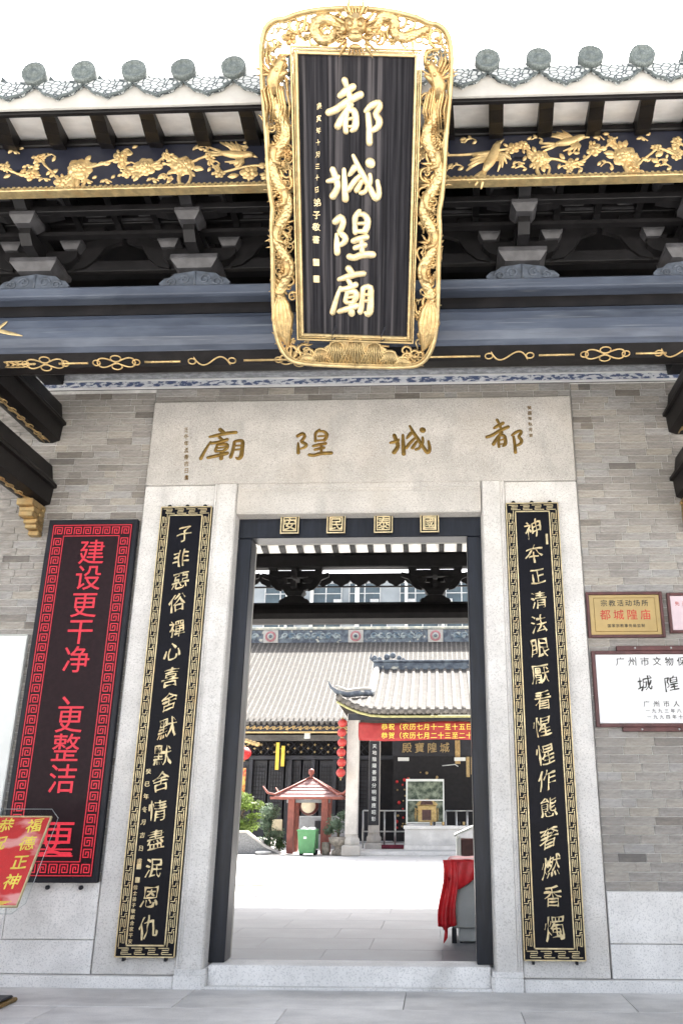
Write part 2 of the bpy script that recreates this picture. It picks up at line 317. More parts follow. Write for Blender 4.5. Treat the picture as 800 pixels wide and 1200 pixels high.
# ---- font glyphs
_gc={}
def glyph_data(ch,ext=.03,res=2):
    k=(ch,ext,res)
    if k in _gc: return _gc[k]
    c=bpy.data.curves.new('t','FONT'); c.body=ch; c.resolution_u=res; c.extrude=ext
    o=bpy.data.objects.new('t',c); COL.objects.link(o); dg=bpy.context.evaluated_depsgraph_get(); dg.update()
    m=bpy.data.meshes.new_from_object(o.evaluated_get(dg))
    bm=bmesh.new(); bm.from_mesh(m); bmesh.ops.remove_doubles(bm,verts=bm.verts,dist=.0003)
    side=[e for e in bm.edges if e.calc_length()>.16 and abs(e.verts[0].co.z-e.verts[1].co.z)<1e-4 and len(e.link_faces)==2 and any(abs(f.normal.z)<.5 for f in e.link_faces)]
    if side: bmesh.ops.subdivide_edges(bm,edges=side,cuts=2)
    bm.normal_update(); vs=[]
    for v in bm.verts:
        n=Vector((0,0))
        for f in v.link_faces:
            if abs(f.normal.z)<.5: n+=Vector((f.normal.x,f.normal.y))
        if n.length>1e-6: n.normalize()
        vs.append((v.co.x-.49,v.co.y-.38,v.co.z,n.x,n.y))
    bm.verts.index_update(); fs=[tuple(v.index for v in f.verts) for f in bm.faces]; bm.free()
    bpy.data.objects.remove(o); bpy.data.curves.remove(c); bpy.data.meshes.remove(m)
    _gc[k]=(vs,fs); return _gc[k]
def glyph(mb,ch,cx,cz,size,y=0,depth=None,bold=.0,bevel=.0,xs=1.0,shear=0.0,wob=0,seed=0,res=2,ext=.03,cal=0):
    vs,fs=glyph_data(ch,ext,res); r=random.Random(seed*31+ord(ch))
    ph=[r.uniform(0,6.28) for _ in range(8)]; dk=(depth/(2*ext) if depth else size)
    out=[]
    for x,z,t,nx,nz in vs:
        th=bold+cal*(.016*math.sin(9*x+5*z+ph[6])+.014*math.sin(11*z-8*x+ph[7])+.006*math.sin(37*x+31*z))
        xa=x+nx*th; za=z+nz*th
        if cal: sh=.06*cal; za+=sh*math.sin(3.1*x+ph[5])*.5
        x2=xa+wob*(.035*math.sin(4.2*za+ph[0])+.012*math.sin(9*xa+7*za+ph[1])); z2=za+shear*xa+wob*(.03*math.sin(4.5*xa+ph[2])+.012*math.sin(8*za+ph[3]))
        out.append((cx+x2*size*xs,y-(t+ext)*dk,cz+z2*size))
    mb.add(out,fs)
def line_text(mb,txt,cx,cz,size,pitch=None,y=0,**k):
    pitch=pitch or size*1.05; n=len(txt)
    for i,ch in enumerate(txt):
        if ch!=' ': glyph(mb,ch,cx+(i-(n-1)/2)*pitch,cz,size,y,seed=i,**k)
def chars(parent,m,txt,cx,cz,size,pitch,y,name='character',**k):
    n=len(txt)
    for i,ch in enumerate(txt):
        mb=MB(); glyph(mb,ch,cx+(i-(n-1)/2)*pitch,cz,size,y,seed=i,**k); mb.build(name,m,parent)
# ================================================================== SETTING
g=MB().box(-150,150,-80,200,-.4,-.06).build('ground',groundm); struct(g)
# slabs of the porch and hall floor
def slabs(parent,x0,x1,y0,y1,sx,sy,m,name='paving_slab',gap=.006,z=0,off=True,jit=.0015):
    ny=max(1,round((y1-y0)/sy)); sy=(y1-y0)/ny; base={}
    for j in range(ny):
        o=(sx*.45 if (j%2 and off) else 0)+rnd.uniform(-.1,.1); x=x0-o
        while x<x1:
            a=max(x,x0); b=min(x+sx,x1)
            if b-a>.15:
                key=(round(b-a,3),round(sy,3))
                if key not in base:
                    base[key]=MB().box(-(b-a)/2+gap/2,(b-a)/2-gap/2,-sy/2+gap/2,sy/2-gap/2,-.05,0,.004).fix(name); base[key].materials.append(m)
                obj(name,base[key],m,parent,loc=((a+b)/2,y0+(j+.5)*sy,z+rnd.uniform(-jit,jit)))
            x+=sx
pf=struct(MB().box(-8,8,-9.5,10.9,-.3,-.045).build('porch_floor',mortar))
slabs(pf,-4.4,4.4,-4.6,-.105,1.95,.75,floorm)
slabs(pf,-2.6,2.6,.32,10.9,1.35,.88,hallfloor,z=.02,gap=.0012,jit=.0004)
cy=struct(MB().box(-20,20,10.92,36,-.3,-.047).build('courtyard_floor',mortar))
slabs(cy,-8.5,4.5,10.92,22.6,1.9,1.17,courtm,z=0)
# ================================================================== DOOR SURROUND
sur=thing('stone_doorway','pale granite doorway surround with four gilt characters on its lintel slab','doorway')
lint=MB().box(-2.43,2.43,-.06,.3,5.04,6.09,.012).build('lintel_slab',granite,sur)
for s in(-1,1):
    MB().box(*(sorted((s*1.625,s*2.43))),-.045,.3,.10,5.035,.01).build('side_slab',granite2,sur)
    # moulded jamb: stepped section, face, quirk and splayed reveal
    prof=[(1.36,.12),(1.37,-.05),(1.385,-.075),(1.57,-.075),(1.578,-.055),(1.60,-.055),(1.605,-.07),(1.622,-.07),(1.622,.3),(1.36,.3)]
    MB().prism([(s*a,b) for a,b in prof],2,.16,5.035).build('jamb',granite2,sur)
    MB().prism([(s*a,b) for a,b in[(1.325,.12),(1.33,-.10),(1.36,-.13),(1.62,-.13),(1.62,.3),(1.36,.3)]],2,0,.115).build('jamb_base',plinth,sur)
    MB().prism([(s*a,b) for a,b in[(1.335,.12),(1.34,-.075),(1.37,-.10),(1.621,-.10),(1.621,.3),(1.36,.3)]],2,.115,.16).build('jamb_base',plinth,sur)
MB().prism([(.12,4.67),(-.05,4.68),(-.072,4.70),(-.072,4.93),(-.052,4.94),(-.052,4.97),(-.066,4.98),(-.066,5.032),(.3,5.032),(.3,4.67)],0,-1.36,1.36).build('head_moulding',granite,sur)
MB().box(-1.33,1.33,-.02,.315,-.05,.185,.012).build('threshold',plinth,sur)
MB().box(-1.33,1.33,-.105,-.022,-.05,.018,.006).build('step_strip',plinth,sur)
for s in(-1,1):
    mb=MB().box(*(sorted((s*1.625,s*4.7))),-.105,.28,-.05,.095,.01); mb.build('base_course',plinth,sur)
# --- brush characters
CH={}
CH['都']=[[(275,140,28),(300,205,22)],[(225,300,24),(290,252,32),(368,203,28)],[(295,190,18),(330,310,26),(315,400,22)],[(104,476,28),(190,440,30),(300,360,30),(445,280,30)],[(345,385,24),(265,500,28),(203,618,32)],[(300,480,20),(285,590,24),(290,672,24)],[(300,450,20),(372,450,28),(393,540,30),(385,625,30),(350,658,18)],[(300,545,13),(375,522,15)],[(300,620,12),(372,610,14)],[(497,450,20),(560,390,28),(635,362,26),(640,410,26),(602,475,26),(640,540,30),(630,605,28),(570,650,22)],[(522,480,24),(535,620,26),(540,785,28)]]
CH['城']=[[(150,262,26),(190,370,28),(200,450,28),(150,540,32)],[(98,385,18),(190,360,26),(215,330,14)],[(270,260,18),(275,400,26),(283,568,30)],[(380,235,28),(335,300,20),(322,318,12)],[(430,322,20),(370,390,24),(318,470,24)],[(455,375,20),(402,472,26)],[(515,430,18),(490,480,20),(445,498,20)],[(365,115,16),(420,230,24),(500,370,26),(560,480,26),(610,550,28),(638,490,24),(620,368,18)],[(540,305,18),(545,385,20),(510,440,22)],[(535,180,40),(550,192,40)]]
CH['隍']=[[(178,226,28),(235,180,30),(262,230,26),(238,300,26),(225,330,24),(280,380,28),(275,430,26),(225,465,18)],[(190,352,14),(195,450,26),(198,545,28)],[(432,108,20),(390,170,26),(385,240,22),(390,325,26)],[(420,150,14),(470,140,24),(515,190,28),(512,260,28),(490,312,28)],[(420,235,16),(495,230,17)],[(400,316,18),(500,312,20)],[(365,418,24),(430,395,28),(508,370,26)],[(385,487,22),(490,452,26)],[(455,400,22),(462,540,24)],[(325,580,28),(380,590,28),(460,558,30),(578,552,30)]]
CH['廟']=[[(315,168,28),(352,215,26)],[(218,285,18),(300,258,26),(390,230,26),(478,217,24)],[(232,365,14),(190,480,20),(148,632,26)],[(310,285,20),(350,345,24)],[(240,388,22),(320,370,24),(395,332,26)],[(300,420,18),(285,505,22)],[(300,415,20),(388,408,26),(398,465,26),(365,515,20)],[(300,470,13),(385,455,14)],[(290,520,18),(365,518,18)],[(218,618,22),(300,590,26),(408,550,26)],[(345,520,22),(350,635,30)],[(468,370,22),(460,500,24),(442,615,26)],[(475,362,22),(545,358,26),(550,480,28),(545,600,30),(520,640,24),(495,620,14)],[(470,435,13),(545,430,15)],[(465,500,14),(540,492,16)]]
def brushchar(mb,ch,f,k,dep,y,ws=1.0):
    for st in CH[ch]: brush(mb,[(*f(px,py),wd*k*ws) for px,py,wd in st],dep,y)
for ch,x0,x1,z0,z1 in(('廟',-1.84,-1.33,5.33,5.74),('隍',-.74,-.30,5.36,5.72),('城',.33,.82,5.36,5.75),('都',1.43,1.86,5.36,5.81)):
    xs=[p[0] for s in CH[ch] for p in s]; ys=[p[1] for s in CH[ch] for p in s]
    a,b,c,d=min(xs),max(xs),min(ys),max(ys)
    f=lambda px,py:(x0+.02+(px-a)/(b-a)*(x1-x0-.04),z1-.02-(py-c)/(d-c)*(z1-z0-.04))
    mb=MB(); brushchar(mb,ch,f,1.0*(z1-z0)/(d-c),.012,-.061); mb.build('character',goldold,sur)
mb=MB()
for i,ch in enumerate('壬午年孟春吉日書'): glyph(mb,ch,-2.02+.008*i,5.72-.085*i,.068,-.061,depth=.005,bold=-.002,xs=.85,cal=.8,seed=i)
mb.build('side_inscription',goldold,sur,kind='stuff')
mb=MB()
for i,ch in enumerate('癸酉年秋月吉'): glyph(mb,ch,1.95,5.94-.07*i,.05,-.061,depth=.006,wob=.8,seed=i)
mb.build('side_inscription',goldold,sur,kind='stuff')
# --- black timber door frame
df=thing('door_frame','black lacquered timber door frame set inside the granite doorway','door frame')
for s in(-1,1):
    MB().box(*(sorted((s*1.205,s*1.375))),.10,.34,.187,4.44,.008).build('stile',doorm,df)
    MB().box(*(sorted((s*1.212,s*1.232))),.343,.42,.187,4.43,.003).build('stop_bead',eavem,df)
MB().box(-1.375,1.375,.10,.34,4.445,4.70,.008).build('head_rail',doorm,df)
MB().box(-1.205,1.205,.343,.40,4.45,4.47,.003).build('stop_bead',eavem,df)
for (x,ch) in((-.775,'安'),(-.255,'民'),(.275,'泰'),(.79,'國')):
    e=MB().box(x-.105,x+.105,.045,.098,4.475,4.70,.006).build('door_seal',blackm,df)
    mb=MB()
    for a in(.0,.028):
        q=.104-a; zz=4.5875; h=.111-a
        for bx in((x-q,x+q,zz+h-.012,zz+h),(x-q,x+q,zz-h,zz-h+.012),(x-q,x-q+.012,zz-h+.012,zz+h-.012),(x+q-.012,x+q,zz-h+.012,zz+h-.012)): mb.box(bx[0],bx[1],.035,.044,bx[2],bx[3])
    mb.build('seal_border',goldtxt,e)
    mb=MB(); glyph(mb,ch,x,4.5875,.15,.044,depth=.01,bold=.012); mb.build('character',goldtxt,e)
# ================================================================== BRICK WALLS
BH=.0835
def brickwall(s,zb,label):
    t=thing('brick_wall',label,'wall',(0,0,0),'grey brick walls beside the doorway')
    x0,x1=(2.445,5.0)
    MB().box(*(sorted((s*x0,s*x1))),.006,.30,0,6.285).build('mortar_bed',mortar,t)
    # granite dado slabs
    zs=[.1]; 
    dz=[(.10,.39),(.393,zb)] 
    for k,(a,b) in enumerate(dz):
        xx=x0
        for ww in ((1.35,1.2) if k==0 else (.9,1.65)):
            MB().box(*(sorted((s*(xx+.003),s*(min(xx+ww,x1)-.003)))),-.03 if k==0 else -.022,.004,a,b-.003,.005).build('dado_slab',plinth,t); xx+=ww
    cand=[]
    nrow=int((6.285-zb)/BH)
    for r in range(nrow):
        z=zb+r*BH+BH/2; x=x0-(rnd.choice((0,.07,.14,.2)) ); 
        while x<x1:
            L=rnd.choice((.27,.29,.29,.30,.30,.14,.29)); a=max(x,x0+.002); b=min(x+L,x1)
            if b-a>.05: cand.append((a,b,z))
            x+=L
    def vis(c):
        a,b,z=c; m=(a+b)/2
        lim=3.95 if s<0 else 3.65
        if z<3: lim=3.5 if s>0 else 3.48
        if m>lim: return 0
        if s<0 and z>.9 and z<4.6 and m<3.42: return 0
        if s<0 and z<3.3 and m>3.42: return 0
        if s>0 and 2.33<z<3.16 : return 0
        return (b-a)/(z+8)
    cand.sort(key=vis,reverse=True); near=cand[:298]; rest=cand[298:]
    cache={}
    for a,b,z in near:
        L=round(b-a,2); k=(L,rnd.randrange(3))
        if k not in cache:
            h=BH/2-.0028; l=L/2-.0022; mb=MB().box(-l,l,-.002,.006,-h,h,.002)
            mb.v=[(x+rnd.uniform(-.0015,.0015),y+rnd.uniform(-.001,.001),zz+rnd.uniform(-.0012,.0012)) for x,y,zz in mb.v]
            cache[k]=mb.fix('brick'); cache[k].materials.append(brickm)
        obj('brick',cache[k],brickm,t,loc=(s*(a+b)/2,rnd.uniform(-.001,.0015),z))
    mb=MB()
    for a,b,z in rest: mb.box(*(sorted((s*(a+.003),s*(b-.003)))),-.006,.005,z-BH/2+.0028,z+BH/2-.0028)
    mb.build('brick_rows',brickm,t,kind='stuff')
    return t
brickwall(-1,.90,'grey brick wall left of the doorway with the red scrolling sign')
brickwall(1,.842,'grey brick wall right of the doorway behind the brass plate')
tt=thing('brick_course','two rows of grey bricks between the lintel slab and the blue frieze','wall')
MB().box(-2.44,2.44,.006,.30,6.095,6.285).build('mortar_bed',mortar,tt)
cc={}
for r in range(2):
    z=6.098+.094*r+.045; x=-2.44-.1*r
    while x<2.44:
        L_=rnd.choice((.27,.29,.30,.14)); a=max(x,-2.438); b=min(x+L_,2.438)
        if b-a>.04:
            k=round(b-a,2)
            if k not in cc: cc[k]=MB().box(-k/2+.002,k/2-.002,-.002,.006,-.044,.044,.002).fix('brick'); cc[k].materials.append(brickm)
            obj('brick',cc[k],brickm,tt,loc=((a+b)/2,rnd.uniform(-.001,.0015),z))
        x+=L_
# ================================================================== GATE HALL (roof, beams, brackets)
gh=thing('gate_hall','temple gate hall with tiled eaves, black brackets and long blue black beams','building')
# upper wall, blue and white frieze
MB().box(-7.5,7.5,-.02,.28,6.60,8.55).build('upper_wall',hallblk,gh)
MB().box(-3.9,3.9,-.025,.0,6.29,6.315,.004).build('frieze_border',marble,gh)
MB().box(-3.9,3.9,-.018,.0,6.317,6.388,.002).build('blue_white_frieze',ceram,gh)
MB().box(-3.9,3.9,-.03,.0,6.39,6.41,.004).build('frieze_border',marble,gh)
MB().prism([(.0,6.412),(-.03,6.412),(-.06,6.45),(-.05,6.52),(-.12,6.60),(0,6.60)],0,-3.9,3.9).build('relief_band',relief,gh)
def sidewall():  # side walls out of view, added to keep the hall dark
    for s in(-1,1):
        MB().box(*(sorted((s*7.5,s*7.8))),-3.0,10.4,0,9).build('gable_wall',mortar,gh)
        MB().box(*(sorted((s*5.0,s*7.5))),0,.3,0,6.6).build('end_wall',mortar,gh)
sidewall()
def eaveside(sg,y_e,y_f,y_b,dz):
    """sg: -1 front (towards the viewer) +1 rear; y_e eave edge, y_f carved board, y_b beam"""
    Y=lambda y:y
    lim=4.4
    n0=-2.481-.4236*5; xs=[n0+.4236*i for i in range(23)]
    # roof boards (white) and rafters
    yi=y_f-sg*.9   # inner end
    def zb(y):  # board underside height along the slope
        t=abs(y-y_e); return dz+7.215+.43*t+.02*t*t*0
    ridge_y=3.55
    p=[(y_e-sg*.03,zb(y_e)),(ridge_y,zb(ridge_y)),(ridge_y,zb(ridge_y)+.03),(y_e-sg*.03,zb(y_e)+.03)]
    MB().prism(p,0,-7.5,7.5).build('roof_board',white,gh)
    p=[(y_e,zb(y_e)+.035),(ridge_y,zb(ridge_y)+.035),(ridge_y,zb(ridge_y)+.14),(y_e,zb(y_e)+.14)]
    MB().prism(p,0,-8.0,8.0).build('roof_slope',tilem,gh)
    # rafter profile
    prof=[]
    for t,dd in((0,.075),(.08,.06),(.2,.075),(.36,.13),(.52,.165),(.66,.16),(1.0,.16),(1.6,.16)):
        y=y_e-sg*.05-sg*t; prof.append((y,zb(y)-dd))
    top=[(y,zb(y)-.002) for y,_ in reversed(prof)]
    rm=MB().prism([(a-y_e,b) for a,b in prof+top],0,-.062,.062).fix('rafter'); rm.materials.append(darkwood)
    for x in xs:
        x+=.07; a=(.11*x if x<0 else .05*x)*(1 if sg<0 else 0); obj('rafter',rm,darkwood,gh,loc=(x,y_e,0)).rotation_euler=(0,0,-math.atan(a))
    # eave board and dark fillet
    MB().box(-lim,lim,min(y_e,y_e+sg*.03),max(y_e,y_e+sg*.03),dz+7.125,dz+7.39,.004).build('eave_board',eavem,gh)
    MB().box(-lim,lim,*sorted((y_e-sg*.045,y_e-sg*.002)),dz+7.10,dz+7.135,.004).build('eave_fillet',darkwood,gh)
    # drip tiles and discs
    ye=y_e+sg*.035
    sc=[(-.205,.15),(-.205,.10),(-.185,.072),(-.155,.060),(-.13,.022),(-.10,.004),(-.06,-.004),(-.03,-.02),(0,-.048),(.03,-.02),(.06,-.004),(.10,.004),(.13,.022),(.155,.060),(.185,.072),(.205,.10),(.205,.15)]
    dm=MB().prism([(a,b) for a,b in sc],1,*sorted((0,sg*.03))).fix('drip_tile'); dm.materials.append(lacem)
    rim=MB().stroke([(a,b-.006) for a,b in sc[1:-1]],.009,.016,0,5).fix('drip_tile_edge'); rim.materials.append(tilem)
    dk=MB().lathe([(.001,.075),(.03,.072),(.036,.064),(.076,.064),(.084,.075),(.104,.075),(.107,.06),(.107,.0)],0,0,0,18,axis='Y').fix('tile_disc'); dk.materials.append(discm)
    tb=MB().tube([(0,.0,0),(0,-sg*.6 if sg>0 else .6,.25)],.095,10).fix('cover_tile'); tb.materials.append(tilem)
    if sg>0: dk.transform(Matrix.Rotation(math.pi,4,'Z')); rim.transform(Matrix.Rotation(math.pi,4,'Z'))
    for i,x in enumerate(xs):
        t=rnd.uniform(-.008,.008)
        a=obj('drip_tile',dm,lacem,gh,loc=(x+.2118,ye,dz+7.235))
        obj('drip_tile_edge',rim,tilem,a,loc=(0,sg*.03,0))
        d=obj('tile_disc',dk,discm,gh,loc=(x,ye-(0),dz+7.445+t)); d.rotation_euler=(rnd.uniform(-.08,.08),0,rnd.uniform(-.1,.1))
        obj('cover_tile',tb,tilem,gh,loc=(x,ye-sg*.0,dz+7.445+t))
    mb=MB()
    for x in xs:
        yy=ye-sg*.6; mb.tube([(x,yy,dz+7.445+.25),(x,ridge_y,zb(ridge_y)+.14+.05)],.082,6)
    mb.build('tile_rows',tilem,gh,kind='stuff')
    return zb
zbF=eaveside(-1,-3.4,-2.7,-1.9,0)
zbR=eaveside(1,10.75,10.25,9.5,0.12)
MB().box(-8,8,3.25,3.85,10.1,10.9,.03).build('roof_ridge',tilem,gh)
# --- front carved board
fb=MB().box(-4.4,4.4,-2.70,-2.64,6.88,7.40,.006).build('carved_board',mat('frieze_navy',(.016,.018,.03),.4,var=.2,scale=5),gh)
MB().box(-4.4,4.4,-2.73,-2.62,7.395,7.47,.01).build('board_top_rail',darkwood,gh)
mb=MB().box(-4.4,4.4,-2.735,-2.64,6.885,6.92,.008).box(-4.4,4.4,-2.75,-2.64,6.865,6.882,.006)
x=-4.4
while x<4.4: mb.box(x,x+.022,-2.748,-2.735,6.892,6.913); x+=.05
mb.build('gold_moulding',goldpale,gh)
YF=-2.705
def petals(mb,cx,cz,r,n,layers=3,y=YF,seed=0,pt=.35,rise=.02):
    rr=random.Random(seed)
    for l in range(layers):
        f=1-l*.30; ph=rr.uniform(0,6)
        for k in range(n-l):
            a=ph+2*math.pi*k/(n-l)+rr.uniform(-.12,.12); L=r*f*rr.uniform(.85,1.12)
            c,s=math.cos(a),math.sin(a); w_=L*.42
            pts=[(cx+c*L*t,cz+s*L*t) for t in(.12,.35,.62,.85,1.0)]
            mb.stroke(pts,[w_*.45,w_*.85,w_,w_*.7,w_*.12],[rise*(.6+l*.55)*q for q in(.8,.9,1,.8,.3)],y-l*.006,6)
    mb.ball((cx,y-rise*1.6,cz),r*.17,7,4,(1,.7,1))
def leaf(mb,cx,cz,L,a,y=YF,w_=.3,rise=.014):
    c,s=math.cos(a),math.sin(a); mb.stroke([(cx+c*L*t,cz+s*L*t) for t in(0,.3,.6,.85,1.03)],[L*w_*q for q in(.25,.85,1,.6,.05)],[rise*q for q in(.5,1,1,.7,.2)],y,5)
def branch(mb,pts,w_=.011,y=YF):
    q=smoothpts(pts,5); mb.stroke([(a+rnd.uniform(-.003,.003),b+rnd.uniform(-.003,.003)) for a,b in q],[w_*rnd.uniform(.8,1.25) for _ in q],w_*1.4,y,5)
def bird(cx,cz,s,a,seed=0):
    mb=MB(); c,sn=math.cos(a),math.sin(a)
    T=lambda x,z:(cx+s*(x*c-z*sn),cz+s*(x*sn+z*c))
    def st(pts,w_,d): mb.stroke([T(x,z) for x,z in pts],[v*s for v in w_],d,YF-.004,6)
    st([(-.14,-.01),(-.05,0),(.05,.01),(.12,.035),(.16,.035)],[.018,.04,.045,.03,.022],.03)       # body, head
    st([(.16,.035),(.195,.025),(.215,.018)],[.02,.009,.002],.012)                                   # beak
    for k in range(4): st([(.05-.02*k,.02),(-.0-.03*k,.09),(-.05-.05*k,.15-.012*k)],[.02,.022,.006],.022-.003*k)
    for k in range(4): st([(.06-.02*k,0),(.09-.02*k,-.07),(.07-.05*k,-.13+.01*k)],[.02,.02,.005],.020-.003*k)
    for k in range(3): st([(-.12,-.01),(-.2,-.01+.03*(k-1)),(-.29,-.02+.055*(k-1))],[.016,.016,.006],.014)
    mb.build('bird_carving',goldback,fb)
def flower(cx,cz,r,n=7,layers=3,seed=0):
    mb=MB(); petals(mb,cx,cz,r,n,layers,seed=seed)
    rr=random.Random(seed+50)
    for k in range(6 if r>.09 else 3):
        a=rr.uniform(0,6.28); leaf(mb,cx+math.cos(a)*r*.75,cz+math.sin(a)*r*.75,r*rr.uniform(.55,.85),a+rr.uniform(-.4,.4))
    mb.build('peony_carving',goldback,fb)
px2x=lambda px:-1.87+(px-157.4)/125.4
FL=[(-4.2,7.14,.11),(px2x(6),7.17,.06),(px2x(38),7.08,.085),(px2x(93),7.13,.155),(px2x(44),7.27,.06),(px2x(140),7.25,.09),(px2x(150),7.07,.07),(px2x(170),7.13,.135),(px2x(215),7.14,.15),(px2x(193),7.26,.06),(px2x(243),7.25,.06),(px2x(258),7.04,.065),(px2x(75),6.98,.09),
    (px2x(322),7.1,.14),(px2x(370),7.2,.13),(px2x(430),7.12,.15),(px2x(480),7.2,.12),
    (px2x(592),7.24,.075),(px2x(604),7.27,.07),(px2x(622),7.12,.12),(px2x(657),7.05,.07),(px2x(684),7.20,.09),(px2x(705),7.3,.055),(px2x(717),7.12,.145),(px2x(725),6.98,.09),(px2x(755),7.2,.055),(px2x(775),7.1,.06),(px2x(778),7.28,.055),(px2x(800),7.15,.09),(4.1,7.15,.13)]
for i,(a,b,c) in enumerate(FL): flower(a,b,c*.84,8 if c>.1 else 5,3 if c>.1 else 2,i)
bird(px2x(275),7.24,.95,-.25); bird(px2x(568),7.12,1.15,1.0); bird(px2x(656),7.29,.9,.15)
mb=MB(); petals(mb,px2x(292),7.04,.085,6,2); leaf(mb,px2x(280),7.02,.1,3.3); leaf(mb,px2x(304),7.02,.1,-.1); leaf(mb,px2x(292),7.02,.07,-1.57); mb.build('cloud_carving',goldback,fb)
mb=MB()
allx=sorted(FL)
for i in range(len(allx)-1):
    a,b=allx[i],allx[i+1]
    if b[0]-a[0]<.9:
        m=((a[0]+b[0])/2,(a[1]+b[1])/2+rnd.uniform(-.05,.05)); branch(mb,[(a[0],a[1]),m,(b[0],b[1])])
        for k in range(3):
            t=rnd.random(); leaf(mb,a[0]+(b[0]-a[0])*t,m[1]+rnd.uniform(-.01,.01),rnd.uniform(.05,.085),rnd.uniform(0,6.28))
xx=-4.3
while xx<4.3:      # small leaves and buds on twigs between the blossoms
    zz=rnd.choice((6.99,7.04,7.28,7.32,7.16))+rnd.uniform(-.02,.02); a_=rnd.uniform(-.6,.6)+(math.pi if rnd.random()<.5 else 0)
    branch(mb,[(xx,zz),(xx+.05*math.cos(a_),zz+.03),(xx+.11*math.cos(a_),zz+.05*math.sin(a_))],.006)
    for k in range(3): leaf(mb,xx+.05*k*math.cos(a_),zz+.02*k,rnd.uniform(.04,.065),a_+(-1)**k*rnd.uniform(.5,1.1))
    if rnd.random()<.35: petals(mb,xx+.12*math.cos(a_),zz+.05*math.sin(a_),.032,5,1,rise=.012)
    xx+=rnd.uniform(.10,.19)
for px in (93,215,410,622,720): x=px2x(px); branch(mb,[(x+.02,7.1),(x-.03,7.0),(x,6.905)],.016); branch(mb,[(x,7.1),(x+.08,7.02),(x+.05,6.905)],.012)
mb.build('branch_carving',goldback,fb,kind='stuff')
# --- rear carved valance
mb=MB().box(-4.4,4.4,10.25,10.30,6.68,6.79).box(-4.4,4.4,10.25,10.30,6.455,6.485)
x=-4.4
while x<4.4:
    mb.prism([(x,6.485),(x+.03,6.485),(x+.10,6.53),(x+.17,6.56),(x+.215,6.62),(x+.215,6.68),(x,6.68)],1,10.25,10.30); mb.prism([(x+.40,6.485),(x+.43,6.485),(x+.43,6.68),(x+.2155,6.68),(x+.2155,6.62),(x+.26,6.56),(x+.33,6.53)],1,10.25,10.30); x+=.43
mb.build('rear_valance',hallblk,gh)
# --- beams
def beamset(sg,yb,dz,m,plate):
    Y=lambda d: yb+sg*d      # d measured outward from the beam centre line
    prof=[(.05,6.02),(.10,5.95),(.125,5.85),(.125,5.74),(.10,5.66),(.05,5.62),(-.05,5.53),(-.17,5.53),(-.32,5.62),(-.38,5.75),(-.38,5.85),(-.33,5.98),(-.25,6.06),(-.03,6.06)]
    if not plate: prof=[(d,5.40+(z-5.53)*.86) for d,z in prof]
    MB().prism([(Y(d),z+dz) for d,z in prof],0,-4.1,4.1).build('main_beam',m,gh)
    if plate:
        MB().prism([(Y(d),z+dz) for d,z in[(-.0,6.06),(-.0,6.175),(-.30,6.175),(-.30,6.06)]],0,-4.1,4.1).build('beam_gap_shade',darkwood,gh)  # black strip: shadow of the gap between the beams put into the colour
        MB().prism([(Y(d),z+dz) for d,z in[(.13,6.19),(.14,6.20),(.14,6.28),(.12,6.30),(-.36,6.30),(-.36,6.18),(.10,6.18)]],0,-4.1,4.1).build('plate_beam',m,gh)
beamset(-1,-1.95,0,beamm,1)
beamset(1,9.5,0,darkwood,0)
mb=MB().prism([(-2.004,5.622),(-2.006,5.618),(-1.902,5.524),(-1.778,5.524),(-1.63,5.60),(-1.63,5.61),(-1.78,5.529),(-1.9,5.529)],0,-4.1,4.1); mb.build('beam_shade_strip',darkwood,gh)  # dark sheet: shade under the beam put into the colour
mb=MB()
def K(x,t,h=0): # a point on the sloping underside
    return (x,-1.937-.743*h*.03, 5.548+h*.669*.03)
def knot(x,kind):
    pts=[]
    n=40
    for i in range(n+1):
        a=2*math.pi*i/n
        if kind==0: pts.append((x+.17*math.sin(a),1.3*math.sin(3*a)))
        else: pts.append((x+.18*math.sin(a),1.5*math.sin(2*a)))
    mb.tube([K(a,0,b) for a,b in pts],.008,5)
    for s in(-1,1):
        mb.tube([K(x+s*.19+.035*math.cos(6.283*i/12),0,.9*math.sin(6.283*i/12)) for i in range(13)],.007,5)
    if kind: 
        for s in (-1,1): mb.tube([K(x+.05*math.cos(6.283*i/12),0,s*1.3+1.0*math.sin(6.283*i/12)) for i in range(13)],.007,5)
segs=[(-3.10,-2.93),(-2.68,-2.40),(-1.86,-1.52),(-.92,1.29),(1.83,2.16),(2.72,3.0),(3.3,4.0)]
for a,b in segs:
    mb.tube([K(a,0),K((a+b)/2,0),K(b,0)],.011,6); 
    m_=(a+b)/2
    for q in(-.09,0,.09): mb.ball(K(m_+q,0),.016,6,4,(1.6,.8,.8))
for x,k in((-2.81,1),(-2.13,1),(-1.22,0),(-.4,1),(.55,0),(1.56,0),(2.44,1),(3.12,0)): knot(x,k)
for a in(0,.05,.10):
    for s in(-1,1): mb.tube([K(-3.16+a,0,0),K(-3.20+a,0,s*.7),K(-3.12+a,0,s*1.1)],[.012,.012,.003],5)
mb.build('gilt_line',gold,gh)
# painted feather like strokes at the left of the big beam
mb=MB(); brush(mb,[(-3.5,5.80,.012),(-3.3,5.84,.02),(-3.12,5.80,.018),(-3.0,5.77,.004)],.006,-2.078); brush(mb,[(-3.5,5.72,.01),(-3.35,5.75,.012),(-3.2,5.90,.015),(-3.17,5.93,.003)],.006,-2.078); mb.build('painted_feather',goldpale,gh)
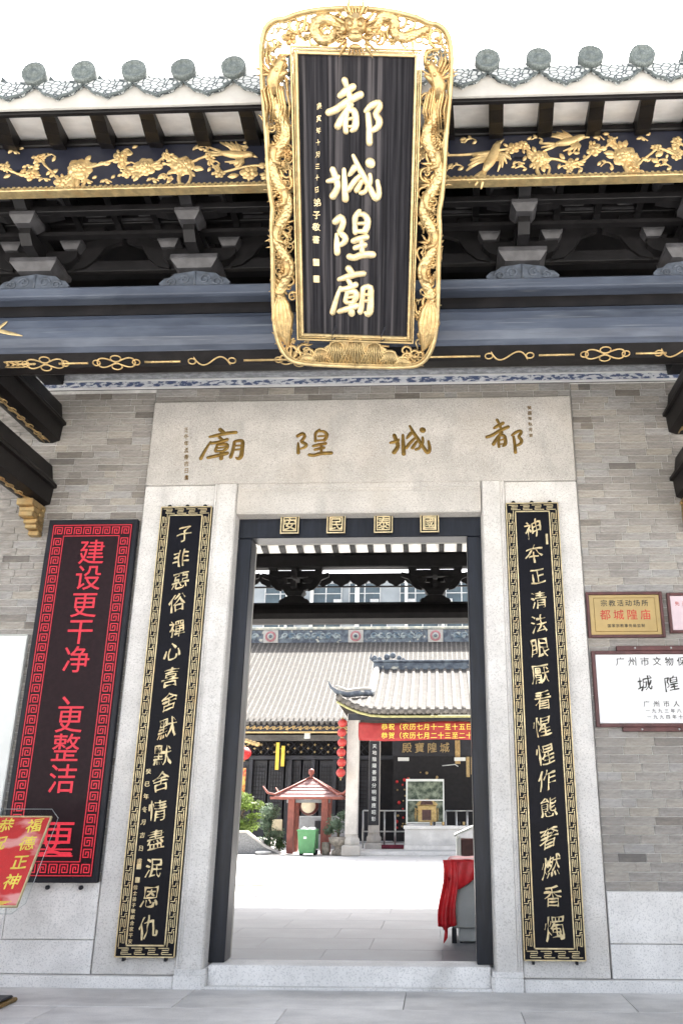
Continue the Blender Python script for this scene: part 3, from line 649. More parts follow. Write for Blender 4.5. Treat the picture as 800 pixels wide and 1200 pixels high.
# bracket sets
def dou(mb,x,y,z0,h,wt,wb,d=None):
    d=d or wt; mb.box(x-wt/2,x+wt/2,y-d/2,y+d/2,z0+h*.62,z0+h,.004); mb.frustum(x,y,z0,z0+h*.60,wb,d*.72,wt*.98,d*.98)
def bracket_meshes(m,face,cl):
    """one set, local origin on top of the plate beam, outward is -Y"""
    base=MB()
    base.prism([(-.33,0),(-.345,.05),(-.30,.10),(-.25,.11),(-.20,.155),(-.09,.17),(0,.185),(.09,.17),(.20,.155),(.25,.11),(.30,.10),(.345,.05),(.33,0)],1,-.10,.10)
    for s in(-1,1):
        for cx,cz,r in((.22,.055,.048),(.10,.085,.055)):
            pts=[(s*(cx+r*(1-i/26)*math.cos(i*.42)),cz+r*(1-i/26)*math.sin(i*.42)) for i in range(20)]
            base.stroke(pts,.009,.014,-.10,5)
    base.stroke([(0,.02),(0,.09),(0,.17)],.012,.014,-.10,5)
    A=MB()
    z=.315
    # first tier lateral arm (curved ends), forward arm
    def arm(L,z0,h,y0,y1):
        A.prism([(-L,z0+h),(-L,z0+h*.55),(-L*.86,z0+h*.18),(-L*.66,z0),(L*.66,z0),(L*.86,z0+h*.18),(L,z0+h*.55),(L,z0+h)],1,y0,y1)
    arm(.36,z,.15,-.07,.07)
    A.prism([(.30,z+.02),(.30,z+.16),(-.42,z+.16),(-.42,z+.10),(-.34,z+.02),(-.2,z)],0,-.055,.055)
    # second tier
    arm(.60,z+.30,.15,-.07,.07)
    A.prism([(.30,z+.27),(.30,z+.43),(-.62,z+.43),(-.70,z+.37),(-.55,z+.28),(-.4,z+.25)],0,-.055,.055)
    A.prism([(-.34,z+.30),(-.27,z+.45),(.27,z+.45),(.34,z+.30),(.22,z+.27),(-.22,z+.27)],1,-.45,-.35)
    # long curved shoulder between the sets
    for s in(-1,1):
        A.prism([(s*.30,z-.02),(s*.42,z+.01),(s*.52,z+.10),(s*.60,z+.24),(s*.76,z+.30),(s*.76,z+.16+.25),(s*.3,z+.3),(s*.3,z+.15)],1,.0,.05)
    D=[]
    for x,y,z0,h,wt,wb in((0,-.02,.185,.125,.46,.33),(-.30,-.02,z+.155,.115,.21,.13),(.30,-.02,z+.155,.115,.21,.13),(0,-.40,z+.165,.115,.24,.15),
        (-.52,-.02,z+.455,.115,.22,.14),(.52,-.02,z+.455,.115,.22,.14),(0,-.05,z+.455,.10,.22,.14),(-.24,-.40,z+.455,.10,.19,.12),(.24,-.40,z+.455,.10,.19,.12),(0,-.66,z+.435,.10,.22,.14)):
        q=MB(); dou(q,x,y,z0,h,wt,wb,min(wt,.24) if wt<.4 else .36); D.append(q.fix('block')); D[-1].materials.append(face)
    bm_=base.fix('cloud_base'); bm_.materials.append(cl); am=A.fix('bracket_set'); am.materials.append(m)
    return am,bm_,D
BR=bracket_meshes(bracketm,bracketface,cloudgrey); BRr=bracket_meshes(hallblk,hallblk,hallblk)  # rear sets all near black: backlit silhouette put into the colour
def place_bracket(br,x,y,z,rz):
    a=obj('bracket_set',br[0],None,gh,loc=(x,y,z)); a.rotation_euler=(0,0,rz); obj('cloud_base',br[1],None,a)
    for d in br[2]: obj('block',d,None,a)
for x in(-4.55,-3.0,-1.43,.14,1.71,3.28): place_bracket(BR,x,-1.93,6.303,0)
for x in(-3.92,-2.34,-.76+.0,.82,2.40,3.98):
    if abs(x+.76)<.01: continue
    place_bracket(BRr,x,9.5,5.875,math.pi)
# longitudinal tie members between fascia and brackets
mb=MB()
mb.box(-4.4,4.4,-2.05,-1.90,7.05,7.16,.006).box(-4.4,4.4,-2.42,-2.34,6.90,6.965,.004).box(-4.4,4.4,-1.9,-1.84,6.6,6.72,.004).box(-4.4,4.4,-2.64,-2.5,7.2,7.4,.01)
mb.box(-7.5,7.5,-1.82,-1.78,7.10,8.1)
mb.build('purlin',bracketm,gh)
mb=MB()
for i in range(24):
    x=-4.6+.392*i
    mb.prism([(-2.60,7.20),(-2.52,7.10),(-2.05,7.02),(-1.95,6.98),(-1.95,7.10),(-2.1,7.2)],0,x-.03,x+.03)
    mb.box(x-.055,x+.055,-2.06,-2.04,7.165,7.20)
mb.box(-4.4,4.4,-2.20,-2.13,6.80,6.84).box(-4.4,4.4,-1.80,-1.76,6.33,6.45)
mb.build('cantilever_strut',bracketm,gh,kind='stuff')
mb=MB(); 
for x0,x1 in((-4.4,-3.35),(-2.55,-1.85),(-1.0,.0),(.4,1.3),(2.15,2.85)): mb.box(x0,x1,-2.06,-2.052,7.07,7.10)
for x in(-3.0,-1.43,.14,1.71,3.28): mb.prism([(x-.10,6.97),(x-.07,7.20),(x+.07,7.20),(x+.10,6.97)],1,-2.64,-2.58)
mb.build('pale_strip',bracketface,gh,kind='stuff')  # paler strips and tapered pieces on the upper timbers
mb=MB().box(-4.4,4.4,-1.6,-1.5,6.45,6.62).box(-4.4,4.4,-.9,-.75,6.85,7.2); mb.build('inner_tie_beam',darkwood,gh)
# rear upper beams
mb=MB().box(-4.6,4.6,9.35,9.65,6.70,6.98,.02).box(-4.6,4.6,9.9,10.1,7.02,7.2,.02).box(-4.6,4.6,6.2,6.6,6.9,7.5,.02); mb.build('rear_purlin',hallblk,gh)
# ceiling that closes the hall (keeps daylight out)
MB().box(-7.5,7.5,.28,8.6,7.62,7.68).build('hall_ceiling',hallblk,gh)
# porch columns just out of the picture
for s in(-1,1):
    MB().box(*(sorted((s*3.62,s*4.0))),-2.12,-1.74,.25,5.5,.03).build('porch_column',granite,gh)
    MB().box(*(sorted((s*3.55,s*4.07))),-2.19,-1.67,0,.25,.03).build('column_base',granite,gh)
    for y in (9.5,):
        MB().box(*(sorted((s*4.0,s*4.4))),y-.2,y+.2,0,5.5,.03).build('porch_column',granite,gh)
# side beams running from the wall to the columns
for s in(-1,1):
    for z0 in(4.81,5.60,6.36):
        zt=z0+.5
        pr=[(s*3.60,z0),(s*3.52,z0+.03),(s*3.505,z0+.215),(s*3.47,z0+.225),(s*3.47,z0+.26),(s*3.53,z0+.33),(s*3.56,zt),(s*3.80,zt),(s*3.84,z0+.26),(s*3.80,z0+.2),(s*3.76,z0+.02),(s*3.70,z0)]
        if z0>6: pr=[(s*3.58,z0),(s*3.55,z0+.12),(s*3.55,z0+.3),(s*3.8,z0+.3),(s*3.8,z0)]
        b=MB().prism(pr,1,-1.7 if z0<6 else -.5,-.012).build('side_beam',darkwood,gh)
        if z0<6:
            mb=MB(); 
            def U(y,h): return (s*(3.645+h*.03),y,z0-.006)
            mb.tube([U(-1.6+.1*i,.3*math.sin(i*1.3)) for i in range(15)],.011,5)
            for i in range(7):
                y=-1.5+.2*i
                mb.tube([(s*(3.645+.035*math.cos(k*.63)),y+.05*math.sin(k*.63),z0-.006) for k in range(11)],.008,5)
            for k in range(4):
                mb.tube([U(-.25+.03*k,0),U(-.22+.03*k,1.2),U(-.15+.03*k,1.0)],.008,4); mb.tube([U(-.25+.03*k,0),U(-.22+.03*k,-1.2),U(-.15+.03*k,-1.0)],.008,4)
            mb.build('gilt_scroll',gold,b)
    # gold stepped corner bracket below the lower beam
    mb=MB()
    for k,(y0,z1,z0_) in enumerate(((-.34,4.80,4.72),(-.28,4.72,4.66),(-.30,4.66,4.60),(-.20,4.60,4.55),(-.17,4.55,4.50),(-.10,4.50,4.44))):
        mb.box(*(sorted((s*(3.56+.0*k),s*(3.74-.012*k)))),y0,-.01,z0_+.002,z1,.008)
    for k in range(3): mb.tube([(s*3.548,-.08-.06*k+.03*math.cos(i*.7)*(1-i/16),4.74-.08*k+.03*math.sin(i*.7)*(1-i/16)) for i in range(13)],.008,5)
    mb.build('corner_bracket',gold,gh)
    mb=MB()
# ================================================================== PLAQUE
TILT=R(43); ROLL=R(3.0)
pq=thing('name_plaque','large upright black plaque with gilt openwork dragon frame and four raised characters','plaque')
pq.matrix_world=Matrix.Translation((.164,-2.30,5.586))@Matrix.Rotation(TILT,4,'X')@Matrix.Rotation(ROLL,4,'Y')
PW,PH=.467,2.19
MB().box(-PW-.01,PW+.01,-.0,.05,-.02,PH+.02,.004).build('panel',panelm,pq)
mb=MB()
for a,b,y in((.0,.022,-.035),(.026,.040,-.02),(.044,.058,-.045)):
    x0=PW-.005+a; x1=PW-.005+b; z0=-.005-b; z1=PH+.005+b
    mb.box(-x1,-x0,y,.03,z0,z1,.004).box(x0,x1,y,.03,z0,z1,.004).box(-x0,x0,y,.03,z0,z0+(b-a),.004).box(-x0,x0,y,.03,z1-(b-a),z1,.004)
mb.build('inner_moulding',goldpale,pq)
OUT=[(0,-.285),(.30,-.283),(.50,-.272),(.60,-.245),(.675,-.17),(.725,-.03),(.742,.15),(.742,.40),(.735,.68),(.735,.90),(.722,1.05),(.735,1.14),(.748,1.30),(.752,1.60),(.765,1.88),(.772,2.10),(.765,2.28),(.725,2.40),(.65,2.455),(.58,2.465),(.48,2.50),(.34,2.53),(.17,2.548),(0,2.555)]
OUT=smoothpts([(a*.972,b if b<1 else b-.035*(b-1)/1.5) for a,b in OUT],3)
outl=OUT+[(-a,b) for a,b in reversed(OUT[1:-1])]; outl.append(outl[0])
mb=MB(); mb.stroke(outl,.020,.04,-.02,6); mb.stroke([(a*.975,.0+(b-1.13)*.985+1.13) for a,b in outl],.006,.018,-.02,5); mb.tube([(a,0.0,b) for a,b in outl],.02,6); mb.build('outer_rim',goldpale,pq)
def inside(x,z,marg=.02):
    if abs(x)<PW+.055+marg and -.06-marg<z<PH+.06+marg: return False
    c=False; P=outl; n=len(P)-1
    for i in range(n):
        (x1,y1),(x2,y2)=P[i],P[i+1]
        if (y1>z)!=(y2>z) and x<(x2-x1)*(z-y1)/(y2-y1)+x1: c=not c
    if not c: return False
    return all(math.hypot(x-a,z-b)>marg for a,b in P)
def scroll(mb,cx,cz,r,a0,dirn=1,y=-.01,w_=.012,tail=1):
    pts=[];wd=[]
    for i in range(22):
        t=i/21; a=a0+dirn*t*7.5; q=r*(1-t)*1.0+.004; pts.append((cx+q*math.cos(a),cz+q*math.sin(a))); wd.append(w_*(1.1-.5*t))
    if tail:
        a=a0-dirn*.0; tx,tz=-dirn*-math.sin(a),-dirn*math.cos(a)
        pre=[(pts[0][0]+tx*r*k*tail+math.cos(a)*r*.25*k*k,pts[0][1]+tz*r*k*tail+math.sin(a)*r*.25*k*k) for k in(1.4,.9,.4)]; pts=pre+pts; wd=[.003,w_*.6,w_*.9]+wd
    mb.stroke(pts,wd,.03,y,6)
def flame(mb,x,z,L,a,y=-.01,w_=.016,curl=.6):
    pts=[(x,z)]; aa=a
    for k in range(5): aa+=curl*(.25 if k<3 else -.35); pts.append((pts[-1][0]+L/5*math.cos(aa),pts[-1][1]+L/5*math.sin(aa)))
    mb.stroke(pts,[w_*q for q in(.8,1.1,1,.8,.5,.1)],[.03*q for q in(1,1.1,1,.8,.6,.2)],y,6)
# side dragons
for s in(-1,1):
    body=[(.655,.24,.026),(.66,.36,.040),(.60,.48,.044),(.575,.58,.044),(.63,.69,.046),(.68,.80,.044),(.64,.92,.046),(.58,1.02,.046),(.58,1.13,.046),(.65,1.24,.048),(.69,1.36,.046),(.65,1.48,.048),(.585,1.58,.048),(.58,1.68,.046),(.63,1.78,.05),(.66,1.88,.05)]
    q=smoothpts(body,4); mb=MB()
    mb.stroke([(s*p[0],p[1]) for p in q],[p[2] for p in q],[p[2]*1.25 for p in q],-.0,9)
    d=mb.build('dragon_body',goldscale,pq)
    mb=MB()
    for i in range(0,len(q)-1):      # dorsal fins along the outer edge, belly ribs on the inner
        p=q[i]; n2=q[i+1]; tx,tz=n2[0]-p[0],n2[1]-p[1]; L=math.hypot(tx,tz) or 1; nx,nz=tz/L,-tx/L
        ox=p[0]+nx*p[2]*.8; oz=p[1]+nz*p[2]*.8
        flame(mb,s*ox,oz,.045,math.atan2(nz+.5,s*nx),-.012,.011,.1)
    mb.build('dragon_fins',gold,d)
    mb=MB()
    for (x,z) in((.60,.62),(.66,.90),(.60,1.20),(.66,1.52)):     # legs with claws
        dx=.09 if x>.62 else -.07
        mb.stroke([(s*x,z),(s*(x+dx*.2),z-.06),(s*(x+dx*.1),z-.11),(s*(x-dx*.5),z-.13)],[.035,.03,.022,.02],.05,-.03,7)
        for k in range(4): flame(mb,s*(x-dx*.5),z-.13,.05,(math.pi if s*dx>0 else 0)+(-.9+.5*k),-.03,.009,.5)
    mb.build('dragon_legs',gold,d,kind='stuff')
    mb=MB()     # tail fan, a closed tulip of long petals
    for dx,w0,bow in((-.055,.026,-.05),(.055,.026,.05),(-.03,.026,-.02),(.03,.026,.02),(0,.030,0)):
        mb.stroke([(s*(.655+dx*.2),.34),(s*(.655+dx*.8+bow*.2),.24),(s*(.650+dx+bow*.3),.12),(s*(.640+dx*.8),.0),(s*(.615+dx*.25),-.10),(s*.60,-.14)],[.010,w0*.9,w0*1.15,w0,w0*.5,.004],[.03,.05,.06,.05,.03,.01],-.004-.006*(abs(dx)<.04),8)
    for k in range(7): flame(mb,s*.655,.33,.10,1.57+(-.9+.3*k),-.02,.014,.3)
    mb.build('dragon_tail',gold,d)
    mb=MB()     # profile head with long streaming mane near the top corner
    hx,hz=.625,2.02
    mb.stroke([(s*(hx+.03),hz-.12),(s*(hx+.035),hz-.02),(s*(hx),hz+.07),(s*(hx-.045),hz+.13),(s*(hx-.075),hz+.12)],[.045,.058,.05,.035,.02],[.07,.09,.08,.06,.04],-.01,9)
    mb.stroke([(s*(hx+.0),hz-.01),(s*(hx-.045),hz+.035),(s*(hx-.085),hz+.055)],[.03,.026,.012],[.05,.05,.03],-.02,7)
    mb.ball((s*(hx-.005),-.095,hz+.055),.016,7,5); mb.ball((s*(hx-.06),-.07,hz+.135),.02,7,5)
    for k in range(2): mb.tube([(s*(hx+.02+.02*k),-.08,hz+.07),(s*(hx+.05+.03*k),-.07,hz+.15),(s*(hx+.035+.03*k),-.06,hz+.22)],[.014,.010,.004],6)
    for k in range(15):
        x0=hx-.07+.012*k; x1=x0+rnd.uniform(-.02,.02)
        mb.stroke([(s*x0,hz+.02-.015*abs(k-7)),(s*(x1+.012),hz-.09),(s*(x1-.008),hz-.2),(s*(x1+.015),hz-.31-rnd.uniform(0,.08))],[.007,.011,.009,.002],[.03,.045,.035,.01],-.02-.03*rnd.random(),5)
    for k in range(9): flame(mb,s*(hx+.03),hz+.02,.16,1.57+s*(.9-.28*k),-.03,.013,.5*(-1)**k)
    mb.build('dragon_head',gold,d)
# top centre: facing head and coils
mb=MB()
for s in(-1,1):
    c=[(.08,2.32,.03),(.16,2.42,.042),(.27,2.44,.045),(.33,2.37,.045),(.28,2.30,.042),(.20,2.31,.038),(.17,2.37,.03)]
    if s>0: c=[(.06,2.30,.03),(.15,2.40,.042),(.20,2.47,.045),(.29,2.45,.045),(.30,2.36,.042),(.38,2.33,.04),(.47,2.36,.036),(.56,2.40,.03)]
    q=smoothpts(c,4); mb.stroke([(s*p[0],p[1]) for p in q],[p[2] for p in q],[p[2]*1.3 for p in q],-.0,8)
mb.build('coiled_body',goldscale,pq)
mb=MB(); hz=2.40
mb.ball((0,-.07,hz),.085,12,8,(1.05,.9,1.0)); mb.ball((0,-.12,hz-.085),.055,10,7,(1.15,.8,.75)); mb.ball((0,-.15,hz-.055),.028,8,5,(1.3,.8,.8))
mb.ball((0,-.10,hz-.15),.045,9,6,(1.1,.7,.5))
for s in(-1,1):
    mb.ball((s*.04,-.145,hz+.0),.024,8,6); mb.stroke([(s*.015,hz+.03),(s*.05,hz+.05),(s*.085,hz+.03)],[.006,.014,.005],.03,-.13,6)
    mb.ball((s*.095,-.06,hz-.03),.035,8,5)
    mb.tube([(s*.035,-.09,hz+.06),(s*.06,-.08,hz+.12),(s*.05,-.07,hz+.16),(s*.085,-.06,hz+.20)],[.016,.013,.010,.004],6)
    mb.stroke([(s*.03,hz-.07),(s*.10,hz-.10),(s*.15,hz-.06),(s*.17,hz-.10)],[.009,.008,.006,.002],.02,-.12,5)
    for k in range(7): flame(mb,s*.07,hz+.03-.025*k,.12,(.5-.28*k) if s>0 else (math.pi-.5+.28*k),-.05,.014,s*.4)
for k in range(7): flame(mb,(-.06+.02*k),hz+.07,.09,1.57+(.5-.17*k),-.05,.012,.1)
for k in range(5): flame(mb,(-.04+.02*k),hz-.14,.07,-1.57+(-.3+.15*k),-.06,.010,.1)
mb.build('facing_dragon_head',gold,pq)
# mountains and waves at the bottom
mb=MB()
for cx,hw,h in((0,.13,.235),(-.17,.12,.20),(.17,.12,.20),(-.31,.10,.13),(.31,.10,.13),(-.43,.08,.08),(.43,.08,.08)):
    base=-.27; n_=9
    mb.stroke([(cx-hw*1.3,base),(cx-hw*.62,base+h*.62),(cx-hw*.42,base+h*.92),(cx-hw*.15,base+h),(cx+hw*.15,base+h),(cx+hw*.42,base+h*.92),(cx+hw*.62,base+h*.62),(cx+hw*1.3,base)],.010,.02,-.0,6)
    for k in range(n_):     # ribs running down from the crest
        u=-1+2*k/(n_-1); mb.stroke([(cx+hw*.40*u,base+h*(.97-.12*u*u)),(cx+hw*.55*u,base+h*.6),(cx+hw*1.15*u,base)],[.005,.008,.011],[.02,.04,.035],-.002,5)
mb.prism([(-.62,-.27),(-.34,-.17),(-.22,-.09),(-.10,-.07),(0,-.045),(.10,-.07),(.22,-.09),(.34,-.17),(.62,-.27)],1,-.004,.02)
mb.build('mountain_carving',goldpale,pq)
# scrolling clouds, flowers and flames filling the openwork
rr=random.Random(11); placed=[]
def fill(n,r0,r1,name,mtl,yy,keep=1.45,dodge=True):
    mb=MB(); c=0; tries=0
    while c<n and tries<6000:
        tries+=1
        x=rr.uniform(-.76,.76); z=rr.uniform(-.25,2.53); r=rr.uniform(r0,r1)
        if not inside(x,z,r*.75) : continue
        if any(math.hypot(x-a,z-b)<(r+q)*keep*.5 for a,b,q in placed): continue
        if z<-.06 and abs(x)<.42: continue
        if abs(x)<.13 and z>2.25: continue
        placed.append((x,z,r)); c+=1; k=rr.random()
        if k<.6: scroll(mb,x,z,r,rr.uniform(0,6.28),rr.choice((-1,1)),yy,r*.24)
        elif k<.8: petals(mb,x,z,r,5,2,y=yy,seed=c,rise=.016)
        else:
            for _ in range(4): flame(mb,x,z,r*1.6,rr.uniform(0,6.28),yy,r*.25,rr.uniform(-1,1))
    mb.build(name,mtl,pq,kind='stuff')
fill(95,.045,.07,'cloud_openwork',gold,.006,1.12)
placed=[]; fill(110,.028,.042,'flame_openwork',goldpale,.008,1.25)
placed=[]; fill(60,.018,.026,'bud_openwork',gold,-.01,1.5)
# link bars hold the openwork together
mb=MB()
for _ in range(90):
    x=rr.uniform(-.75,.75); z=rr.uniform(-.2,2.5)
    if not inside(x,z,.02): continue
    a=rr.uniform(0,6.28); x2,z2=x+.07*math.cos(a),z+.07*math.sin(a)
    if inside(x2,z2,.0): mb.stroke([(x,z),((x+x2)/2+.01,(z+z2)/2),(x2,z2)],.008,.018,.008,5)
mb.build('openwork_links',gold,pq,kind='stuff')
# characters
CELL={'都':(-.297,.319,2.12,1.557),'城':(-.304,.332,1.557,.955),'隍':(-.310,.338,1.126,.493),'廟':(-.317,.350,.709,.045)}
for ch,(xa,xb,za,zb_) in CELL.items():
    mb=MB(); f=lambda px,py:(xa+px/800*(xb-xa)-.01,za+py/800*(zb_-za)); brushchar(mb,ch,f,(xb-xa)/800,.026,-.001,1.28); mb.build('character',goldtxt,pq)
mb=MB()
for i,ch in enumerate('庚寅年十月三十日'): glyph(mb,ch,-.30-.004*i,1.83-.09*i,.050,-.001,depth=.006,xs=.8,shear=.2,wob=1.2,cal=1,seed=i)
for i,ch in enumerate('弟子敬書'): glyph(mb,ch,-.328-.004*i,1.10-.10*i,.068,-.001,depth=.008,bold=.008,wob=1.4,seed=i+9)
for z in(.58,.44): mb.box(-.37,-.315,-.008,-.001,z,z+.06,.004)
mb.build('small_inscription',goldtxt,pq,kind='stuff')
mb=MB()
for x in(-.20,.235): mb.tube([(x+.03,-.09,-.02),(x,-.08,-.04),(x,-.06,.0),(x+.03,-.055,.08)],.006,5)
mb.build('hook',rimblk,pq,kind='stuff')
# ================================================================== COUPLETS
def strip(mb,pts,w_,y,th=.006):
    for (x0,z0),(x1,z1) in zip(pts,pts[1:]):
        mb.box(min(x0,x1)-w_/2,max(x0,x1)+w_/2,y-th,y,min(z0,z1)-w_/2,max(z0,z1)+w_/2)
def meander(mb,cx,z0,z1,x,dirn,w_,y):
    "running T and L fret between two rails, along Z at position x"
    h=.0; z=z0; P=.155; n=round((z1-z0)/P); P=(z1-z0)/n; a=.030
    for i in range(n):
        s=1 if i%2 else -1; z=z0+i*P
        strip(mb,[(x-s*a,z+.01),(x-s*a,z+P*.72),(x+s*.0,z+P*.72),(x+s*.0,z+P*.32)],w_,y)
        strip(mb,[(x+s*a,z+P*.02),(x+s*a,z+P*1.0-.02)],w_,y); strip(mb,[(x+s*a,z+P*.5),(x+s*.014,z+P*.5)],w_,y-.0005)
def couplet(s,chars,cz,label):
    xc=s*1.918; t=thing('couplet_board',label,'couplet board',(xc,-.05,0),'couplet boards beside the doorway')
    W,z0,z1=.287,.255,4.762
    MB().box(-W,W,-.045,-.001,z0,z1,.006).build('board',blackm,t)
    mb=MB(); y=-.045; w_=.0068
    for d in(.005,.102): strip(mb,[(-W+d,z0+d),(W-d,z0+d),(W-d,z1-d),(-W+d,z1-d),(-W+d,z0+d)],.010 if d<.05 else .012,y,.008)
    for d in(): strip(mb,[(-W+d,z0+d),(W-d,z0+d),(W-d,z1-d),(-W+d,z1-d),(-W+d,z0+d)],.006,y,.005)
    # fret: interlocking S units
    E_=.026
    def fret_v(x,a,b):
        n=round((b-a)/.135); P=(b-a)/n
        for i in range(n):
            z=a+i*P
            strip(mb,[(x-E_,z+P*.02),(x-E_,z+P*.76),(x-E_/3,z+P*.76),(x-E_/3,z+P*.28)],w_,y,.006)
            strip(mb,[(x+E_,z+P*.98),(x+E_,z+P*.24),(x+E_/3,z+P*.24),(x+E_/3,z+P*.72)],w_,y,.0055)
            if i<n-1: strip(mb,[(x-E_,z+P*.90),(x+E_/3,z+P*.90),(x+E_/3,z+P*1.10),(x+E_,z+P*1.10)],w_,y,.005)
    def fret_h(z,a,b):
        n=max(2,round((b-a)/.13)); P=(b-a)/n
        for i in range(n):
            x=a+i*P
            strip(mb,[(x+P*.02,z+E_),(x+P*.76,z+E_),(x+P*.76,z+E_/3),(x+P*.28,z+E_/3)],w_,y,.006)
            strip(mb,[(x+P*.98,z-E_),(x+P*.24,z-E_),(x+P*.24,z-E_/3),(x+P*.72,z-E_/3)],w_,y,.0055)
    m_=.0535
    fret_v(-W+m_,z0+.09,z1-.09); fret_v(W-m_,z0+.09,z1-.09); fret_h(z0+m_,-W+.03,W-.03); fret_h(z1-m_,-W+.03,W-.03)
    mb.build('fret_border',goldtxt,t)
    for i,(ch,z) in enumerate(zip(chars,cz)):
        mb=MB(); rr_=random.Random(i*7+(1 if s>0 else 50))
        glyph(mb,ch,rr_.uniform(-.015,.015)+.005,z,.208*rr_.uniform(.92,1.08),-.045,depth=.009,bold=-.004,xs=.90,shear=.20,wob=1.0,cal=1.0,seed=i+(0 if s>0 else 40))
        mb.build('character',goldtxt,t)
    mb=MB()
    for x,z in((-.2,z0-.012),(.2,z0-.012)): mb.box(x-.012,x+.012,-.055,-.0,z-.02,z+.012,.002)
    for x in(-.2,0,.2): mb.lathe([(.022,0),(.022,.02),(.012,.03)],x,-.02,z1,10)
    mb.build('bracket_clip',rimblk,t,kind='stuff')
    return t
LZ=[4.44,4.16,3.91,3.66,3.38,3.14,2.87,2.62,2.36,2.09,1.83,1.56,1.29,1.03,.78,.51]
RZ=[4.46,4.17,3.93,3.66,3.41,3.15,2.89,2.62,2.36,2.10,1.85,1.59,1.32,1.06,.80,.53]
lc=couplet(-1,'子非惡俗禪心喜舍默默舍情盡泯恩仇',LZ,'black and gold couplet board hanging left of the doorway')
rc=couplet(1,'神夲正清法眼厭看惺惺作態奢燃香燭',RZ,'black and gold couplet board hanging right of the doorway')
mb=MB()
for i in range(8): glyph(mb,'癸巳年冬月吉日書'[i],-.135,1.93-.12*i,.055,-.045,depth=.008,bold=.01,wob=1.2,seed=i)
for z in(1.02,.90): mb.box(-.16,-.115,-.053,-.045,z,z+.05,.003)
for i in range(10): glyph(mb,'信士弟子敬獻合家平安'[i],-.150,.86-.052*i,.042,-.045,depth=.006,bold=.01,seed=i)
mb.build('side_inscription',goldtxt,lc,kind='stuff')
MB().box(.13,.155,-.052,-.045,4.28,4.40,.003).build('seal_mark',goldtxt,rc)
# ================================================================== LED BOARD
led=thing('led_sign','tall black scrolling sign with glowing red characters and key border','sign',(0,0,0))
MB().box(-3.455,-2.452,-.10,-.035,.895,4.62,.006).build('case',rimblk,led)
MB().box(-3.405,-2.50,-.106,-.101,.945,4.565).build('screen',ledback,led)
mb=MB(); y=-.1065
def spiral(cx,cz,h,fl):
    u=[(-1,-1),(-1,1),(1,1),(1,-.9),(-.35,-.9),(-.35,.35),(.35,.35),(.35,-.2)]
    strip(mb,[(cx+fl*a*h,cz+b*h) for a,b in u],.010,y,.002)
for d in(.0,.125): strip(mb,[(-3.39+d,.96+d),(-2.515-d,.96+d),(-2.515-d,4.55-d),(-3.39+d,4.55-d),(-3.39+d,.96+d)],.009,y,.002)
n=31
for i in range(n):
    z=1.16+(4.36-1.16)*i/(n-1)
    for x,fl in((-3.3275,1),(-2.5775,-1)): spiral(x,z,.038,fl)
for i in range(8):
    x=-3.3275+.75*i/7
    for z,fl in((1.0225,1),(4.4875,1)): spiral(x,z,.038,fl)
mb.build('key_border',ledm,led)
for i,(ch,x,z) in enumerate(zip('建设更干净、更整洁更',(-2.925,-2.93,-2.935,-2.94,-2.94,-2.90,-2.93,-2.93,-2.92,-2.90),(4.24,3.95,3.65,3.36,3.06,2.72,2.45,2.16,1.86,1.30))):
    mb=MB(); glyph(mb,ch,x,z,.30 if i<9 else .36,-.107,depth=.002,bold=.004,xs=1.0); mb.build('character',ledm,led)
mb=MB()
for k,(z,a,b) in enumerate(((1.13,-3.15,-2.72),(1.16,-3.12,-2.74),(1.19,-3.16,-2.73),(1.245,-3.1,-2.86))): mb.box(a,b,-.1085,-.107,z,z+.014)
mb.build('glitch_bars',ledm,led)
for x in(-2.62,-2.95): tag(MB().lathe([(.02,0),(.02,.03),(.012,.035)],x,-.035,.85,10,axis='Y').build('wall_bolt',rimblk),'dark wall bolt under the %s end of the red scrolling sign'%('right' if x>-2.8 else 'left'),'bolt','bolts under the red sign')
# ================================================================== OTHER WALL ITEMS
wp=thing('white_panel','blank white framed panel hanging on bricks left of the red scrolling sign','panel')
MB().box(-4.45,-3.535,-.05,-.008,1.16,3.325,.006).build('sheet',whitepanel,wp)
mb=MB()
for b in((-4.46,-3.528,-.056,-.009,3.328,3.336),(-4.46,-3.528,-.056,-.009,1.15,1.157),(-3.533,-3.528,-.056,-.009,1.157,3.328)): mb.box(*b)
mb.build('edge_trim',whitepanel,wp)
bp=thing('brass_plate','framed brass plate with black and red characters on bricks','plaque',(2.845,-.01,3.515))
def frame(mb,w,h,t,y0,y1,b=.004): mb.box(-w,-w+t,y0,y1,-h,h,b).box(w-t,w,y0,y1,-h,h,b).box(-w+t+.0005,w-t-.0005,y0,y1,h-t,h,b).box(-w+t+.0005,w-t-.0005,y0,y1,-h,-h+t,b)
mb=MB(); frame(mb,.40,.245,.030,-.045,-.0); mb.build('frame',redplas,bp)
MB().box(-.368,.368,-.028,-.002,-.213,.213,.002).build('plate',brass,bp)
chars(bp,ink,'宗教活动场所',0,.125,.074,.086,-.0285,depth=.002,bold=.008)
chars(bp,redink,'都城隍庙',0,0,.115,.14,-.0285,depth=.002,bold=.008)
mb=MB(); line_text(mb,'国家宗教事务局监制',0,-.118,.040,.044,-.0285,depth=.002,bold=.006); mb.build('lettering',ink,bp,kind='stuff')
mb=MB()
for a,b in(((-.33,.18),(.33,.18)),((-.33,-.18),(.33,-.18)),((-.33,-.18),(-.33,.18)),((.33,-.18),(.33,.18))): mb.tube([(a[0]*.97,-.029,a[1]),(b[0]*.97,-.029,b[1])],.0025,4)
mb.build('engraved_border',goldold,bp)
pk=thing('pink_plate','dark framed pale pink plate at the right edge beside the brass plate','plaque',(3.66,-.01,3.53))
mb=MB(); frame(mb,.365,.215,.03,-.045,0); mb.build('frame',redplas,pk); MB().box(-.333,.333,-.028,-.002,-.183,.183,.002).build('plate',pink,pk)
